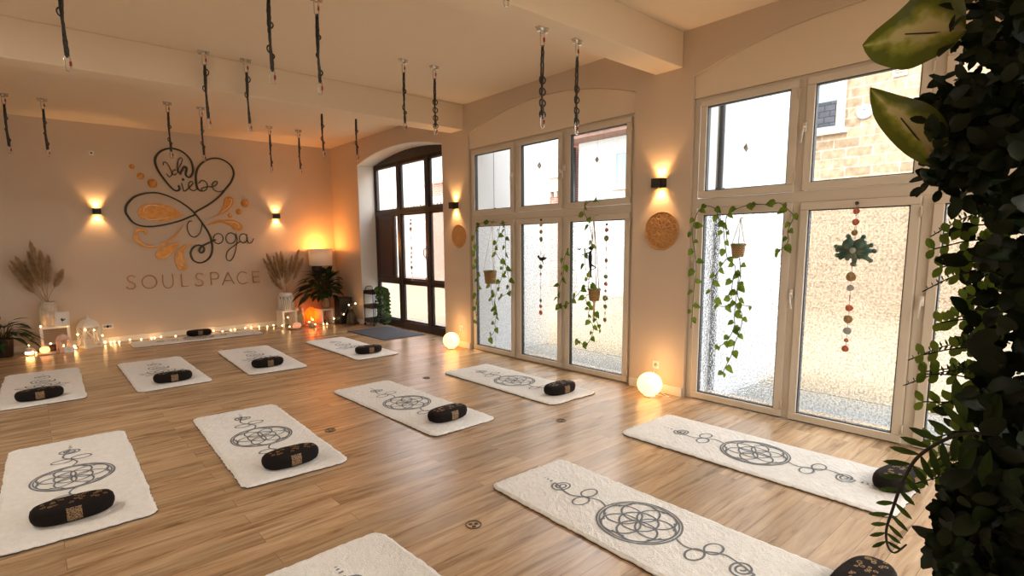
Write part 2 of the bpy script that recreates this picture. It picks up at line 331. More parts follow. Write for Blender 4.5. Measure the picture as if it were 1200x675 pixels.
# ------------------------------------------------------------------ traced outlines (metres, on their own wall planes)
ART = {'loop_left': [(2.068, 2.603), (2.077, 2.539), (2.032, 2.505), (1.959, 2.554), (1.857, 2.695), (1.776, 2.842), (1.749, 2.968), (1.776, 3.073), (1.876, 3.172), (2.029, 3.212), (2.178, 3.17), (2.286, 3.046), (2.313, 2.876), (2.276, 2.777), (2.234, 2.748), (2.193, 2.792), (2.216, 2.901), (2.183, 2.92), (2.124, 2.83), (2.111, 2.787)], 'loop_right': [(2.427, 2.521), (2.36, 2.566), (2.345, 2.717), (2.36, 2.837), (2.419, 2.96), (2.527, 3.056), (2.674, 3.108), (2.819, 3.092), (2.94, 3.002), (2.979, 2.871), (2.933, 2.733), (2.849, 2.615), (2.688, 2.428), (2.512, 2.287), (2.299, 2.152), (2.284, 2.106), (2.194, 2.065), (2.037, 1.993), (1.822, 1.93), (1.615, 1.895), (1.456, 1.907), (1.345, 1.974), (1.285, 2.074), (1.267, 2.12), (1.274, 2.202), (1.32, 2.289), (1.415, 2.381), (1.562, 2.439), (1.727, 2.458), (1.873, 2.423), (2.02, 2.355), (2.168, 2.253), (2.282, 2.137), (2.405, 1.943), (2.494, 1.759), (2.526, 1.573), (2.504, 1.424), (2.428, 1.314), (2.311, 1.263), (2.203, 1.313), (2.168, 1.431), (2.22, 1.54), (2.312, 1.575), (2.377, 1.545), (2.385, 1.481), (2.342, 1.437), (2.309, 1.482), (2.359, 1.555), (2.496, 1.628), (2.591, 1.672)], 'y_cup': [(2.232, 1.993), (2.181, 1.983), (2.151, 1.879), (2.182, 1.759), (2.255, 1.717), (2.337, 1.776), (2.379, 1.881), (2.391, 1.991)], 'o': [(2.72, 1.689), (2.706, 1.644), (2.674, 1.611), (2.632, 1.599), (2.593, 1.612), (2.565, 1.645), (2.558, 1.69), (2.572, 1.734), (2.603, 1.767), (2.645, 1.779), (2.685, 1.767), (2.712, 1.734), (2.72, 1.689)], 'g_bowl': [(2.938, 1.696), (2.923, 1.648), (2.889, 1.613), (2.845, 1.6), (2.803, 1.613), (2.774, 1.649), (2.766, 1.697), (2.78, 1.744), (2.814, 1.78), (2.858, 1.793), (2.9, 1.78), (2.929, 1.744), (2.938, 1.696)], 'g_stem': [(2.944, 1.785), (2.958, 1.671), (2.937, 1.543), (2.89, 1.39), (2.823, 1.29), (2.765, 1.304), (2.753, 1.381), (2.801, 1.481), (2.914, 1.569), (3.016, 1.64)], 'a_bowl': [(3.138, 1.696), (3.126, 1.654), (3.099, 1.624), (3.064, 1.614), (3.03, 1.625), (3.007, 1.655), (3.001, 1.696), (3.013, 1.737), (3.04, 1.767), (3.075, 1.778), (3.108, 1.767), (3.132, 1.737), (3.138, 1.696)], 'a_tail': [(3.136, 1.773), (3.132, 1.67), (3.162, 1.605), (3.213, 1.618), (3.255, 1.69)], 'I': [(1.865, 2.92), (1.879, 2.973), (1.925, 2.962), (1.965, 2.882), (1.984, 2.782), (1.944, 2.733), (1.905, 2.785)], 'c': [(2.056, 2.855), (2.026, 2.857), (1.992, 2.804), (2.021, 2.77), (2.058, 2.8)], 'h_stem': [(2.078, 2.806), (2.078, 2.911), (2.1, 3.019), (2.142, 3.069), (2.164, 3.035), (2.127, 2.947), (2.086, 2.866), (2.111, 2.787)], 'i': [(2.119, 2.642), (2.133, 2.575), (2.152, 2.507), (2.21, 2.547), (2.296, 2.644), (2.269, 2.679), (2.227, 2.619), (2.249, 2.542), (2.317, 2.524), (2.371, 2.588)], 'b_bowl': [(2.386, 2.65), (2.451, 2.708), (2.519, 2.667), (2.516, 2.574), (2.457, 2.523), (2.426, 2.565), (2.514, 2.601), (2.597, 2.605), (2.665, 2.638), (2.696, 2.691), (2.655, 2.704), (2.609, 2.635), (2.63, 2.554), (2.716, 2.525), (2.814, 2.568)], 'dot': [(2.149, 2.704)]}
GOLD = {'1': [(2.107, 2.089), (1.971, 2.208), (1.842, 2.263), (1.695, 2.279), (1.547, 2.252), (1.467, 2.191), (1.438, 2.104), (1.475, 2.032), (1.581, 1.995), (1.764, 1.981), (1.933, 2.012), (2.109, 2.094)], '2': [(2.431, 2.019), (2.645, 2.108), (2.756, 2.251), (2.791, 2.387), (2.859, 2.449), (2.939, 2.416), (2.933, 2.325), (2.854, 2.213), (2.709, 2.119)], '3': [(2.472, 1.924), (2.615, 2.007), (2.78, 2.033), (2.945, 2.018), (3.054, 1.944), (3.066, 1.87), (2.992, 1.824), (2.922, 1.856), (2.866, 1.919), (2.705, 1.977)], '4': [(2.102, 1.939), (2.002, 1.806), (1.887, 1.687), (1.777, 1.617), (1.651, 1.578), (1.541, 1.595), (1.455, 1.649), (1.412, 1.728), (1.438, 1.797), (1.499, 1.825), (1.514, 1.758), (1.546, 1.781), (1.536, 1.839), (1.463, 1.866), (1.375, 1.819), (1.343, 1.712), (1.389, 1.609), (1.506, 1.533), (1.637, 1.531), (1.795, 1.586), (1.918, 1.675), (2.023, 1.806)], '5': [(2.01, 1.632), (1.941, 1.512), (1.861, 1.409), (1.755, 1.333), (1.664, 1.357), (1.639, 1.43), (1.696, 1.507), (1.814, 1.562)], '6': [(2.213, 1.591), (2.099, 1.529), (2.047, 1.409), (2.065, 1.275), (2.103, 1.206), (2.064, 1.146), (1.974, 1.164), (1.926, 1.263), (1.926, 1.376), (1.987, 1.502), (2.074, 1.573)]}
HIGH = {'1': [[(1.559, 2.128), (1.524, 2.143), (1.544, 2.211), (1.638, 2.249), (1.783, 2.223), (1.931, 2.142)], [(1.488, 2.074), (1.582, 2.013), (1.73, 2.023), (1.902, 2.056)]], '2': [[(2.86, 2.395), (2.911, 2.388), (2.889, 2.312), (2.823, 2.23), (2.711, 2.148)]], '3': [[(2.753, 1.992), (2.919, 1.99), (3.002, 1.938), (2.984, 1.887), (2.947, 1.912)]], '4': [[(1.497, 1.802), (1.408, 1.792), (1.381, 1.7), (1.433, 1.613), (1.548, 1.56), (1.692, 1.582), (1.832, 1.652)]], '5': [[(1.897, 1.484), (1.813, 1.403), (1.721, 1.374), (1.697, 1.436)]], '6': [[(2.014, 1.454), (1.962, 1.344), (1.997, 1.236), (2.047, 1.215), (2.035, 1.252)]]}
DOTS = [(1.414, 2.863, 0.039), (1.526, 2.719, 0.053), (1.685, 2.612, 0.07), (3.14, 2.337, 0.068), (3.021, 2.179, 0.051), (2.864, 2.107, 0.039)]
LET = {'S': [[(1.314, 1.053), (1.285, 1.08), (1.235, 1.078), (1.204, 1.041), (1.222, 0.992), (1.269, 0.968), (1.304, 0.927), (1.287, 0.877), (1.242, 0.865), (1.199, 0.874), (1.184, 0.907)]], 'O': [[(1.618, 0.96), (1.607, 0.919), (1.581, 0.885), (1.544, 0.863), (1.502, 0.858), (1.462, 0.869), (1.43, 0.894), (1.41, 0.93), (1.405, 0.972), (1.416, 1.012), (1.442, 1.046), (1.478, 1.068), (1.519, 1.074), (1.56, 1.064), (1.593, 1.039), (1.613, 1.002), (1.618, 0.96)]], 'U': [[(1.714, 1.077), (1.711, 0.929), (1.739, 0.862), (1.784, 0.845), (1.836, 0.866), (1.865, 0.932), (1.862, 1.082)]], 'L': [[(1.996, 1.076), (1.994, 0.857)], [(1.994, 0.857), (2.104, 0.862)]], 'S2': [[(2.341, 1.049), (2.31, 1.077), (2.258, 1.075), (2.227, 1.036), (2.245, 0.986), (2.295, 0.961), (2.331, 0.919), (2.315, 0.868), (2.268, 0.855), (2.223, 0.864), (2.206, 0.899)]], 'P': [[(2.468, 1.08), (2.468, 0.856)], [(2.468, 1.08), (2.561, 1.078), (2.599, 1.031), (2.584, 0.981), (2.541, 0.963), (2.467, 0.964)]], 'A': [[(2.65, 0.845), (2.756, 1.073)], [(2.756, 1.073), (2.854, 0.859)], [(2.691, 0.925), (2.818, 0.928)]], 'C': [[(3.087, 1.043), (3.015, 1.074), (2.939, 1.036), (2.914, 0.952), (2.945, 0.877), (3.013, 0.85), (3.089, 0.875)]], 'E': [[(3.189, 1.07), (3.194, 0.864)], [(3.189, 1.07), (3.311, 1.07)], [(3.19, 0.967), (3.297, 0.97)], [(3.194, 0.864), (3.317, 0.87)]]}
VINE3 = {'pot': [(2.255, 1.462), (2.315, 1.519), (2.196, 1.518), (2.246, 1.741)], 'stems': [[(2.685, 0.716), (2.684, 1.065), (2.668, 1.357), (2.698, 1.618), (2.657, 1.797), (2.592, 1.869), (2.51, 1.84), (2.454, 1.75), (2.398, 1.661), (2.379, 1.537), (2.36, 1.387), (2.293, 1.314), (2.303, 1.164), (2.292, 1.039), (2.252, 0.992), (2.21, 0.895), (2.216, 0.769), (2.248, 0.638), (2.272, 0.506), (2.339, 0.365), (2.342, 0.325)], [(2.259, 1.401), (2.239, 1.241), (2.247, 1.142), (2.23, 1.043), (2.202, 0.983), (2.14, 0.971)], [(2.259, 1.401), (2.36, 1.387), (2.444, 1.234), (2.492, 1.103), (2.468, 0.988), (2.392, 0.948), (2.302, 0.983)], [(2.366, 1.524), (2.376, 1.734), (2.329, 1.805), (2.184, 1.857), (2.021, 1.847), (1.932, 1.853), (1.853, 1.792), (1.818, 1.735), (1.865, 1.623), (1.86, 1.532), (1.932, 1.44)], [(2.239, 1.241), (2.26, 0.89), (2.268, 0.788), (2.326, 0.653), (2.401, 0.573)]]}
VINE2 = {'pot': [(3.849, 0.966), (3.926, 1.029), (3.783, 1.037), (3.871, 1.835)], 'stems': [[(3.817, 1.982), (3.934, 2.005), (4.019, 1.961), (4.007, 1.867), (3.948, 1.785), (3.911, 1.599), (3.933, 1.52), (3.988, 1.466), (3.993, 1.385), (3.963, 1.196), (3.912, 1.03)], [(3.867, 1.033), (4.024, 1.043), (4.094, 0.956), (4.221, 0.843), (4.353, 0.795), (4.431, 0.833), (4.412, 1.008), (4.318, 1.184), (4.3, 1.353), (4.264, 1.48)], [(3.884, 1.024), (3.987, 0.921), (3.915, 0.817), (3.941, 0.704), (3.894, 0.599), (3.91, 0.486), (3.978, 0.365), (4.051, 0.412)], [(3.833, 1.026), (3.847, 0.823), (3.81, 0.663), (3.788, 0.57)]]}
VINE1 = {'pot': [(5.649, 1.09), (5.742, 1.149), (5.557, 1.156), (5.594, 1.813)], 'stems': [[(5.529, 1.825), (5.746, 1.846), (5.882, 1.823), (5.939, 1.768), (5.981, 1.566), (5.988, 1.274), (5.971, 0.979), (6.002, 0.679), (5.96, 0.442)], [(5.362, 1.819), (5.466, 1.809), (5.49, 1.617), (5.534, 1.479), (5.502, 1.367), (5.431, 1.271), (5.455, 1.089), (5.499, 0.946), (5.567, 0.742), (5.548, 0.6), (5.616, 0.449), (5.595, 0.364), (5.687, 0.235)], [(5.487, 1.809), (5.363, 1.751), (5.325, 1.451), (5.348, 1.259), (5.309, 1.067), (5.331, 0.9), (5.48, 0.82)], [(5.648, 1.153), (5.63, 0.939), (5.603, 0.711), (5.548, 0.6)]]}
GAR = {'mid': [(4.75, 1.768, 0.022), (4.75, 1.683, 0.025), (4.75, 1.59, 0.032), (4.754, 1.253, 0.029), (4.754, 1.162, 0.018), (4.754, 0.83, 0.022), (4.754, 0.757, 0.022), (4.754, 0.676, 0.03)], 'right': [(3.747, 1.68, 0.023), (3.749, 1.589, 0.032), (3.747, 1.347, 0.024), (3.75, 1.169, 0.024), (3.748, 1.089, 0.024), (3.75, 1.009, 0.016), (3.752, 0.928, 0.032), (3.75, 0.834, 0.025), (3.753, 0.684, 0.027)], 'w3': [(1.392, 1.761, 0.023), (1.391, 1.679, 0.025), (1.394, 1.598, 0.023), (1.392, 1.43, 0.02), (1.392, 1.358, 0.017), (1.395, 1.26, 0.037), (1.393, 1.174, 0.025), (1.392, 1.016, 0.027), (1.394, 0.927, 0.033), (1.393, 0.836, 0.029), (1.395, 0.76, 0.017), (1.398, 0.692, 0.027)], 'door': [(8.245, 1.909, 0.024), (8.251, 1.814, 0.036), (8.247, 1.48, 0.03), (8.252, 1.395, 0.018), (8.256, 1.323, 0.024), (8.261, 1.233, 0.025), (8.255, 1.142, 0.03), (8.249, 1.039, 0.018), (8.244, 0.924, 0.025)], 'flower': [(1.368, 1.466, 0.104)], 'bird': [(4.715, 1.354, 0.074)], 'dancer': [(3.879, 1.375, 0.086)], 'bird2': [(4.121, 1.47, 0.029)], 'crystals': [(2.267, 2.353, 0.029), (4.797, 2.487, 0.031), (3.91, 2.45, 0.027)]}

# ================================================================== THE ROOM
RX, BY, CZ = 4.86, 10.75, 3.49          # window wall, back wall, ceiling
LX, FY = -3.4, -8.2
struct(MB().box((LX, FY, -.12), (5.30, BY, 0)).build('floor', 'floor'))
struct(MB().box((LX-.3, FY-.3, CZ), (5.35, BY+.3, CZ+.3)).build('ceiling', 'ceil'))
struct(MB().box((LX-.3, BY, -.12), (5.35, BY+.3, CZ)).build('wall_back', 'wall'))
struct(MB().box((LX-.3, FY, -.12), (LX, BY, CZ)).build('wall_left', 'wall'))
struct(MB().box((LX-.3, FY-.3, -.12), (5.35, FY, CZ)).build('wall_front', 'wall'))
# window wall: piers and arched heads
def arch(y0, y1, zs, zp, n=24):          # segmental arch points from y0 to y1
    h = zp-zs; w = abs(y1-y0)/2; R = (w*w+h*h)/(2*h); cy = (y0+y1)/2; cz = zp-R
    a = math.asin(w/R); s = 1 if y1 > y0 else -1
    return [(cy+s*R*math.sin(-a+2*a*i/n), cz+R*math.cos(-a+2*a*i/n)) for i in range(n+1)]
OPEN = [(-6.42, -3.62, 3.065, 3.30), (-3.22, -.42, 3.065, 3.30), (-0.02, 2.78, 3.065, 3.30), (3.42, 6.20, 3.065, 3.30), (6.83, 9.60, 3.04, 3.21)]
w = MB(); XO = 5.32
edges = [FY]+[e for o in OPEN for e in o[:2]]+[BY]
for i in range(0, len(edges), 2): w.box((RX, edges[i], -.12), (XO, edges[i+1], CZ))
for y0, y1, zs, zp in OPEN:
    poly = arch(y0, y1, zs, zp)+[(y1, CZ), (y0, CZ)]
    w.prism(poly, lambda a, b, d: (d, a, b), RX, XO)
struct(w.build('wall_right', 'wall'))
# white painted reveal inside the arched door bay (thin plaster lining)
rv = MB(); y0, y1, zs, zp = OPEN[4]
rv.box((RX+.004, y1-.012, 0), (5.20, y1+.001, zs)); rv.box((RX+.004, y0-.001, 0), (5.20, y0+.012, zs))
ap = arch(y0, y1, zs, zp)
for a, b in zip(ap[:-1], ap[1:]):
    rv.prism([a, b, (b[0], b[1]-.012), (a[0], a[1]-.012)], lambda p, q, d: (d, p, q), RX+.004, 5.20)
struct(rv.build('trim_1', 'reveal'))
# ceiling beams
struct(MB().box((LX, 2.90, 3.17), (RX, 3.19, CZ)).build('trim_2', 'ceil', bevel=.006))
struct(MB().box((LX, 6.30, 3.15), (RX, 6.60, CZ)).build('trim_3', 'ceil', bevel=.006))
# baseboards
struct(MB().box((LX, BY-.018, 0), (RX, BY, .09)).build('baseboard_back', 'white', bevel=.003))
struct(MB().box((LX, FY, 0), (LX+.018, BY, .09)).build('baseboard_left', 'white', bevel=.003))
bb = MB()
for a, b in ((FY, -6.43), (-3.61, -3.23), (-.41, -.03), (2.79, 3.41), (6.21, 6.82), (9.61, BY-.02)): bb.box((RX-.018, a, 0), (RX, b, .09))
struct(bb.build('baseboard_right', 'white', bevel=.003))

# ------------------------------------------------------------------ cream windows
def frame_ring(mb, y0, y1, z0, z1, wd, x0, x1, mi=None):
    mb.box((x0, y0, z0), (x1, y1, z0+wd), mi); mb.box((x0, y0, z1-wd), (x1, y1, z1), mi)
    mb.box((x0, y0, z0+wd), (x1, y0+wd, z1-wd), mi); mb.box((x0, y1-wd, z0+wd), (x1, y1, z1-wd), mi)
def handle(parent, y, z, tilt=0, white='socket'):
    h = MB(); h.box((4.862, y-.015, z-.035), (4.872, y+.015, z+.035)); h.cyl((4.872, y, z), (4.835, y, z), .008)
    h.tube([(4.835, y, z), (4.832, y+.02*tilt, z-.06), (4.836, y+.045*tilt, z-.125)], .0095, 8, flat=.6)
    h.build('window_handle', white, parent, True)
def window(idx, y0, y1, glasses, handles, zs=3.065, zp=3.30):
    root = MB(); 
    # outer fixed frame with mullions and transom
    X0, X1 = 4.90, 4.98
    frame_ring(root, y0+.002, y1-.002, 0.0, 2.865, .052, X0, X1)
    root.box((X0-.004, y0+.05, 1.855), (X1+.004, y1-.05, 1.945))
    for a, b in zip(glasses[:-1], glasses[1:]):
        m = (a[1]+b[0])/2; root.box((X0, m-.032, .05), (X1, m+.032, 2.82))
    R = struct(root.build('window_%d' % idx, 'pvc', bevel=.004))
    # arched filler panel over the frame
    poly = [(y0+.002, 2.866), (y1-.002, 2.866)]+[(p, q-.002) for p, q in reversed(arch(y0+.002, y1-.002, zs, zp))]
    MB().prism(poly, lambda a, b, d: (d, a, b), 4.885, 4.97).build('arched_panel', 'ceil', R)
    for a, b in glasses:
        for z0, z1, gm in ((.078, 1.79, 'frost'), (2.01, 2.775, 'clear')):
            s = MB(); wd = .062
            frame_ring(s, a-wd, b+wd, z0-wd, z1+wd, wd, 4.872, 4.935)
            S_ = s.build('sash', 'pvc', R, bevel=.006)
            g = MB(); frame_ring(g, a-.001, b+.001, z0-.001, z1+.001, .009, 4.885, 4.93); g.build('gasket', 'gasket', S_)
            MB().add([(4.905, a, z0), (4.905, b, z0), (4.905, b, z1), (4.905, a, z1)], [(0, 3, 2, 1)]).build('glass_pane', gm, S_, recalc=False)
            hg = MB()
            for hz in (z0+.05, z1-.05): hg.cyl((4.868, a-wd-.004, hz-.035), (4.868, a-wd-.004, hz+.035), .008)
            hg.build('hinge', 'pvc', S_, True)
    for y, z, t in handles: handle(R, y, z, t)
    # drip rail at foot
    MB().box((4.862, y0+.06, .0), (4.90, y1-.06, .012)).build('floor_strip', 'steel', R)
    return R
# white lining of the outer reveals
rl = MB()
for a, b, c_, d_ in OPEN[2:4]:
    rl.box((4.985, a-.001, -.1), (5.325, a+.008, c_)); rl.box((4.985, b-.008, -.1), (5.325, b+.001, c_))
struct(rl.build('trim_6', 'ext_white'))
window(1, OPEN[2][0], OPEN[2][1], [(.11, .87), (1.064, 1.74), (1.925, 2.645)], [(1.80, 2.45, .3), (1.83, 1.10, -.4), (.95, 1.1, .2)])
window(2, OPEN[3][0], OPEN[3][1], [(3.53, 4.305), (4.496, 5.14), (5.337, 6.08)], [(4.38, 2.42, .2), (4.45, 2.40, 0), (5.29, 2.42, 0), (5.28, 1.05, 0)])

# added windows behind the viewer, unseen, to let in more daylight
for i, o_ in ((3, OPEN[1]), (4, OPEN[0])):
    m = MB(); frame_ring(m, o_[0]+.002, o_[1]-.002, 0, 2.865, .06, 4.90, 4.98); m.box((4.90, o_[0]+.05, 1.84), (4.98, o_[1]-.05, 1.96))
    for k in (1, 2): q = o_[0]+(o_[1]-o_[0])*k/3; m.box((4.88, q-.08, .05), (4.98, q+.08, 2.82))
    wn = struct(m.build('window_%d' % i, 'pvc', bevel=.004))
    MB().prism([(o_[0]+.002, 2.866), (o_[1]-.002, 2.866)]+[(p, q-.002) for p, q in reversed(arch(o_[0]+.002, o_[1]-.002, 3.065, 3.30))], lambda a, b, d: (d, a, b), 4.885, 4.97).build('arched_panel', 'ceil', wn)
    MB().add([(4.94, o_[0]+.05, .05), (4.94, o_[1]-.05, .05), (4.94, o_[1]-.05, 2.82), (4.94, o_[0]+.05, 2.82)], [(0, 1, 2, 3)]).build('glass_pane', 'clear', wn)

# ------------------------------------------------------------------ dark arched door
y0, y1, zs, zp = OPEN[4]
d = MB(); XD0, XD1 = 5.20, 5.28
frame_ring(d, y0, y1, 0, 3.02, .055, XD0, XD1)
d.box((XD0, y0, 2.985), (XD1, y1, 3.05))
for m in (8.70, 7.775): d.box((XD0-.01, m-.055, 0), (XD1, m+.055, 3.0))
d.box((XD0-.012, y0+.03, 2.095), (XD1, y1-.03, 2.17)); d.box((XD0-.006, y0+.03, .845), (XD1, y1-.03, .905)); d.box((XD0-.004, y0+.03, 0), (XD1, y1-.03, .135))
D = struct(d.build('door_1', 'darkdoor', bevel=.006))
poly = [(y0, 3.0), (y1, 3.0)]+list(reversed(arch(y0, y1, zs-.01, zp-.012)))
MB().prism(poly, lambda a, b, c: (c, a, b), 5.215, 5.27).build('arched_panel', 'darkdoor', D)
for a, b in ((y0+.05, 7.72), (7.83, 8.645), (8.755, y1-.05)):
    for z0, z1, gm in ((.135, .845, 'frost'), (.905, 2.095, 'frost'), (2.17, 2.985, 'clear')):
        aa = a
        bbv = b
        if a > 8.7 and z0 == .905:
            pm = MB().box((5.215, 8.93, z0), (5.26, b, z1)); frame_ring(pm, 8.98, b-.05, z0+.05, z1-.05, .012, 5.205, 5.216)
            pm.build('door_panel', 'redpanel', D, bevel=.003); bbv = 8.93
        s = MB(); frame_ring(s, aa, bbv, z0, z1, .03, 5.215, 5.262); s.build('glazing_bead', 'darkdoor', D, bevel=.003)
        MB().add([(5.24, aa, z0), (5.24, bbv, z0), (5.24, bbv, z1), (5.24, aa, z1)], [(0, 3, 2, 1)]).build('glass_pane', gm, D, recalc=False)
h = MB(); h.box((5.185, 7.79, 1.28), (5.192, 7.83, 1.52)); h.tube(smooth_path([(5.19, 7.81, 1.32), (5.14, 7.81, 1.34), (5.13, 7.81, 1.40), (5.14, 7.81, 1.46), (5.19, 7.81, 1.48)]), .009)
h.build('door_handle', 'steel', D, True)
MB().cyl((5.19, 7.81, .95), (5.17, 7.81, .95), .022, 16).build('door_lock', 'steel', D, True)

# ================================================================== OUTSIDE
struct(MB().box((5.30, -14, -.28), (6.60, 40, -.16)).build('trim_4', 'grey_strip'))  # greyer strip of ground along the outer wall
struct(MB().box((6.60, -14, -.27), (40, 40, -.15)).build('ground', 'sand'))
struct(MB().box((LX-.3, FY-.3, CZ+.3), (5.45, BY+.3, CZ+.42)).build('roof', 'roofext'))
def facade(nm, lab, cat, x, y0, y1, z1, m, depth=3.0):
    t = thing(nm, lab, cat, (x, (y0+y1)/2, -.02))
    MB().box((0, -(y1-y0)/2, -.14), (depth, (y1-y0)/2, z1)).build('wall', m, t)
    return t
def ext_window(t, X, yc, z0, z1, wd, fm='ext_white', gm='extglass', sill='trimstone', bars=1, x=None):
    ox, oy = t.location.x, t.location.y
    f = MB(); a, b = yc-wd/2-oy, yc+wd/2-oy; q0, q1 = X-ox-.05, X-ox+.02
    frame_ring(f, a, b, z0, z1, .07, q0, q1)
    for k in range(1, bars+1):
        zz = z0+(z1-z0)*k/(bars+1); f.box((q0, a+.07, zz-.02), (q1, b-.07, zz+.02))
    F = f.build('window', fm, t, bevel=.004)
    MB().box((q0+.03, a+.06, z0+.06), (q1-.01, b-.06, z1-.06)).build('pane', gm, F)
    MB().box((q0-.08, a-.08, z0-.10), (q1, b+.08, z0)).build('sill', sill, F, bevel=.005)
# sandstone house straight across the courtyard
st = facade('sandstone_house', 'tan sandstone block house across the courtyard, seen through the nearest window', 'house', 14, -1.5, 8.6, 7.2, 'sandstone')
ext_window(st, 13.99, 4.90, 4.0, 5.6, 1.05, bars=0)
sf = MB(); sf.box((-.09, 4.36-3.55, 4.02), (-.02, 4.52-3.55, 5.9)); sf.build('stone_window_surround', 'trimstone', st, bevel=.006)
sl = MB().box((-.075, 4.50-3.55, 4.10), (-.06, 5.3-3.55, 4.62)); sl.build('reflected_roof_pane', 'slate', st)  # roof mirrored in the window, painted on as a tiled slab
sg = MB(); sg.lathe([(1e-4, 0), (.13, 0), (.15, .012), (.15, .02)], (0, 0, 0), 28); rr = sg.build('round_sign', 'ext_white', st, True); rr.location = (-.03, 3.99-3.55, 4.28); rr.rotation_euler = (0, -PI/2, 0)
k = MB(); k.ribbon([(-.07, -.05), (-.04, .03), (.0, -.02), (.05, .05)], .025, lambda a, b: (b, a, .022)); k.ball((.06, .01, .02), .03, 8); kk = k.build('sign_emblem', 'extglass', rr)
v = MB(); frame_ring(v, -.12, .12, -.12, .12, .03, -.03, 0)
for i in range(4): v.box((-.02, -.1, -.08+i*.045), (0, .1, -.06+i*.045))
vv = v.build('vent_grille', 'trimstone', st); vv.location = (0, 3.42-3.55, 5.0)
# stucco building with eave beyond window 2
su = facade('stucco_building', 'rough cream stucco building with brown eave seen through the middle window', 'building', 14, 9.2, 12.0, 4.75, 'stucco')
MB().box((-.75, -1.5, 4.75), (3.0, 1.55, 4.86)).build('eave', 'eave', su); MB().box((-.85, -1.5, 4.86), (3, 1.55, 5.0)).build('roof_edge', 'trimstone', su)
ext_window(su, 13.99, 9.98, 3.25, 4.3, 1.1, bars=0)
dp = MB(); dp.cyl((0, 0, 0), (0, 0, 5.0), .06, 12)
for z in (1, 2.6, 4.2): dp.cyl((0, 0, z), (0, 0, z+.06), .075, 12)
def downpipe(x, y, lab, h=1.0, m='black', grp=None):
    o = dp.build('downpipe', m, None, True, loc=(x, y, -.15)); o.scale = (1, 1, .95); tag(o, lab, 'downpipe'); return o
downpipe(13.88, 12.08, 'dark downpipe at the corner of the stucco building')
br = facade('brick_house', 'red brick house with pale cornice and white window bay seen beside the white wall', 'house', 14, 12.3, 17.5, 7.4, 'redbrick')
MB().box((-.06, -2.6, 3.5), (0, -.2, 7.4)).build('pale_upper_wall', 'trimstone', br)
cn = MB().box((-.16, -2.60, 3.30), (0, 2.6, 3.5))
for i in range(18): cn.box((-.12, -2.6+i*.28, 3.12), (0, -2.48+i*.28, 3.30))
cn.build('cornice', 'trimstone', br)
ext_window(br, 13.93, 13.1, 3.85, 4.95, .8); ext_window(br, 13.93, 14.2, 3.85, 4.95, .8)
vh = facade('villa', 'brick and white villa with tall windows and dentil cornice seen through the door', 'house', 14, 18.6, 24.0, 8.2, 'redbrick')
MB().box((-.07, -.5, 0), (0, 2.7, 8.2)).build('white_bay', 'ext_white', vh)
cn = MB().box((-.20, -2.7, 3.35), (0, 2.7, 3.62))
for i in range(20): cn.box((-.17, -2.7+i*.27, 3.18), (0, -2.58+i*.27, 3.35))
cn.build('cornice', 'trimstone', vh)
for yc in (21.4, 19.9): ext_window(vh, 13.92, yc, 4.3, 6.1, .75, bars=1)
pk = facade('striped_house', 'pale blue and pink rendered house seen through the left door pane', 'house', 14.0, 24.1, 34, 9, 'skyblue')
MB().box((-.05, -4.95, 0), (0, -3.9, 9)).build('pink_wall_strip', 'pink', pk)
# white walls standing out from the building beside each window
wg = thing('garden_wall', 'tall white rendered wall running outward outside the middle window', 'wall', (5.44, 6.35, -.16))
MB().box((0, 0, 0), (1.25, .22, 4.7)).build('wall_face', 'ext_white', wg); MB().box((-.0, -.03, 4.7), (1.28, .25, 4.76)).build('coping', 'trimstone', wg)
wg = thing('garden_wall', 'tall white rendered wall running outward outside the nearest window', 'wall', (5.44, 2.80, -.16))
MB().box((0, 0, 0), (2.15, .22, 4.7)).build('wall_face', 'ext_white', wg); MB().box((-.0, -.03, 4.7), (2.18, .25, 4.76)).build('coping', 'trimstone', wg)
dpt = MB(); dpt.cyl((0, 0, 0), (0, 0, 3.9), .028, 12)
for z in (.6, 2.2, 3.4): dpt.box((-.035, -.035, z), (.035, .04, z+.03))
tag(dpt.build('rain_pipe', 'gasket', None, loc=(5.40, 6.31, -.15)), 'slim dark rain pipe on the white wall outside the middle window', 'downpipe')
tag(dpt.build('rain_pipe', 'gasket', None, loc=(5.39, 2.76, -.15)), 'slim dark rain pipe on the white wall outside the nearest window', 'downpipe')
# ================================================================== WALL ART
AY = 10.735
aw = thing('wall_script_art', 'dark looping script reading Ich Liebe Yoga with copper flourishes on the back wall', 'wall art', (2.2, AY, 2.2))
def aw3(a, b, y=0): return (a-2.2, y, b-2.2)
def script_line(keys, nm, r):
    s = MB()
    for k in keys:
        p = sp2(ART[k], 7); s.tube([aw3(a, b) for a, b in p], r, 8)
        q = [(a+.020, b-.004) for a, b in p]
        if k.startswith('loop'): s.tube([aw3(a, b, .004) for a, b in q], .004, 6)
    return s.build(nm, 'ink', aw, True)
script_line(['loop_left'], 'heart_loop', .0135); script_line(['loop_right'], 'infinity_loop', .0135)
for k in ('I', 'c', 'h_stem'): script_line([k], 'letter', .0075)
m_ = MB()
for k in ('i', 'b_bowl'): m_.tube([aw3(a, b) for a, b in sp2(ART[k], 7)], .0085, 8)
m_.ball(aw3(*ART['dot'][0]), .022, 12, sy=.4); m_.build('word_liebe', 'ink', aw, True)
for k in (['y_cup'], ['o'], ['g_bowl', 'g_stem'], ['a_bowl', 'a_tail']): script_line(k, 'letter', .0085)
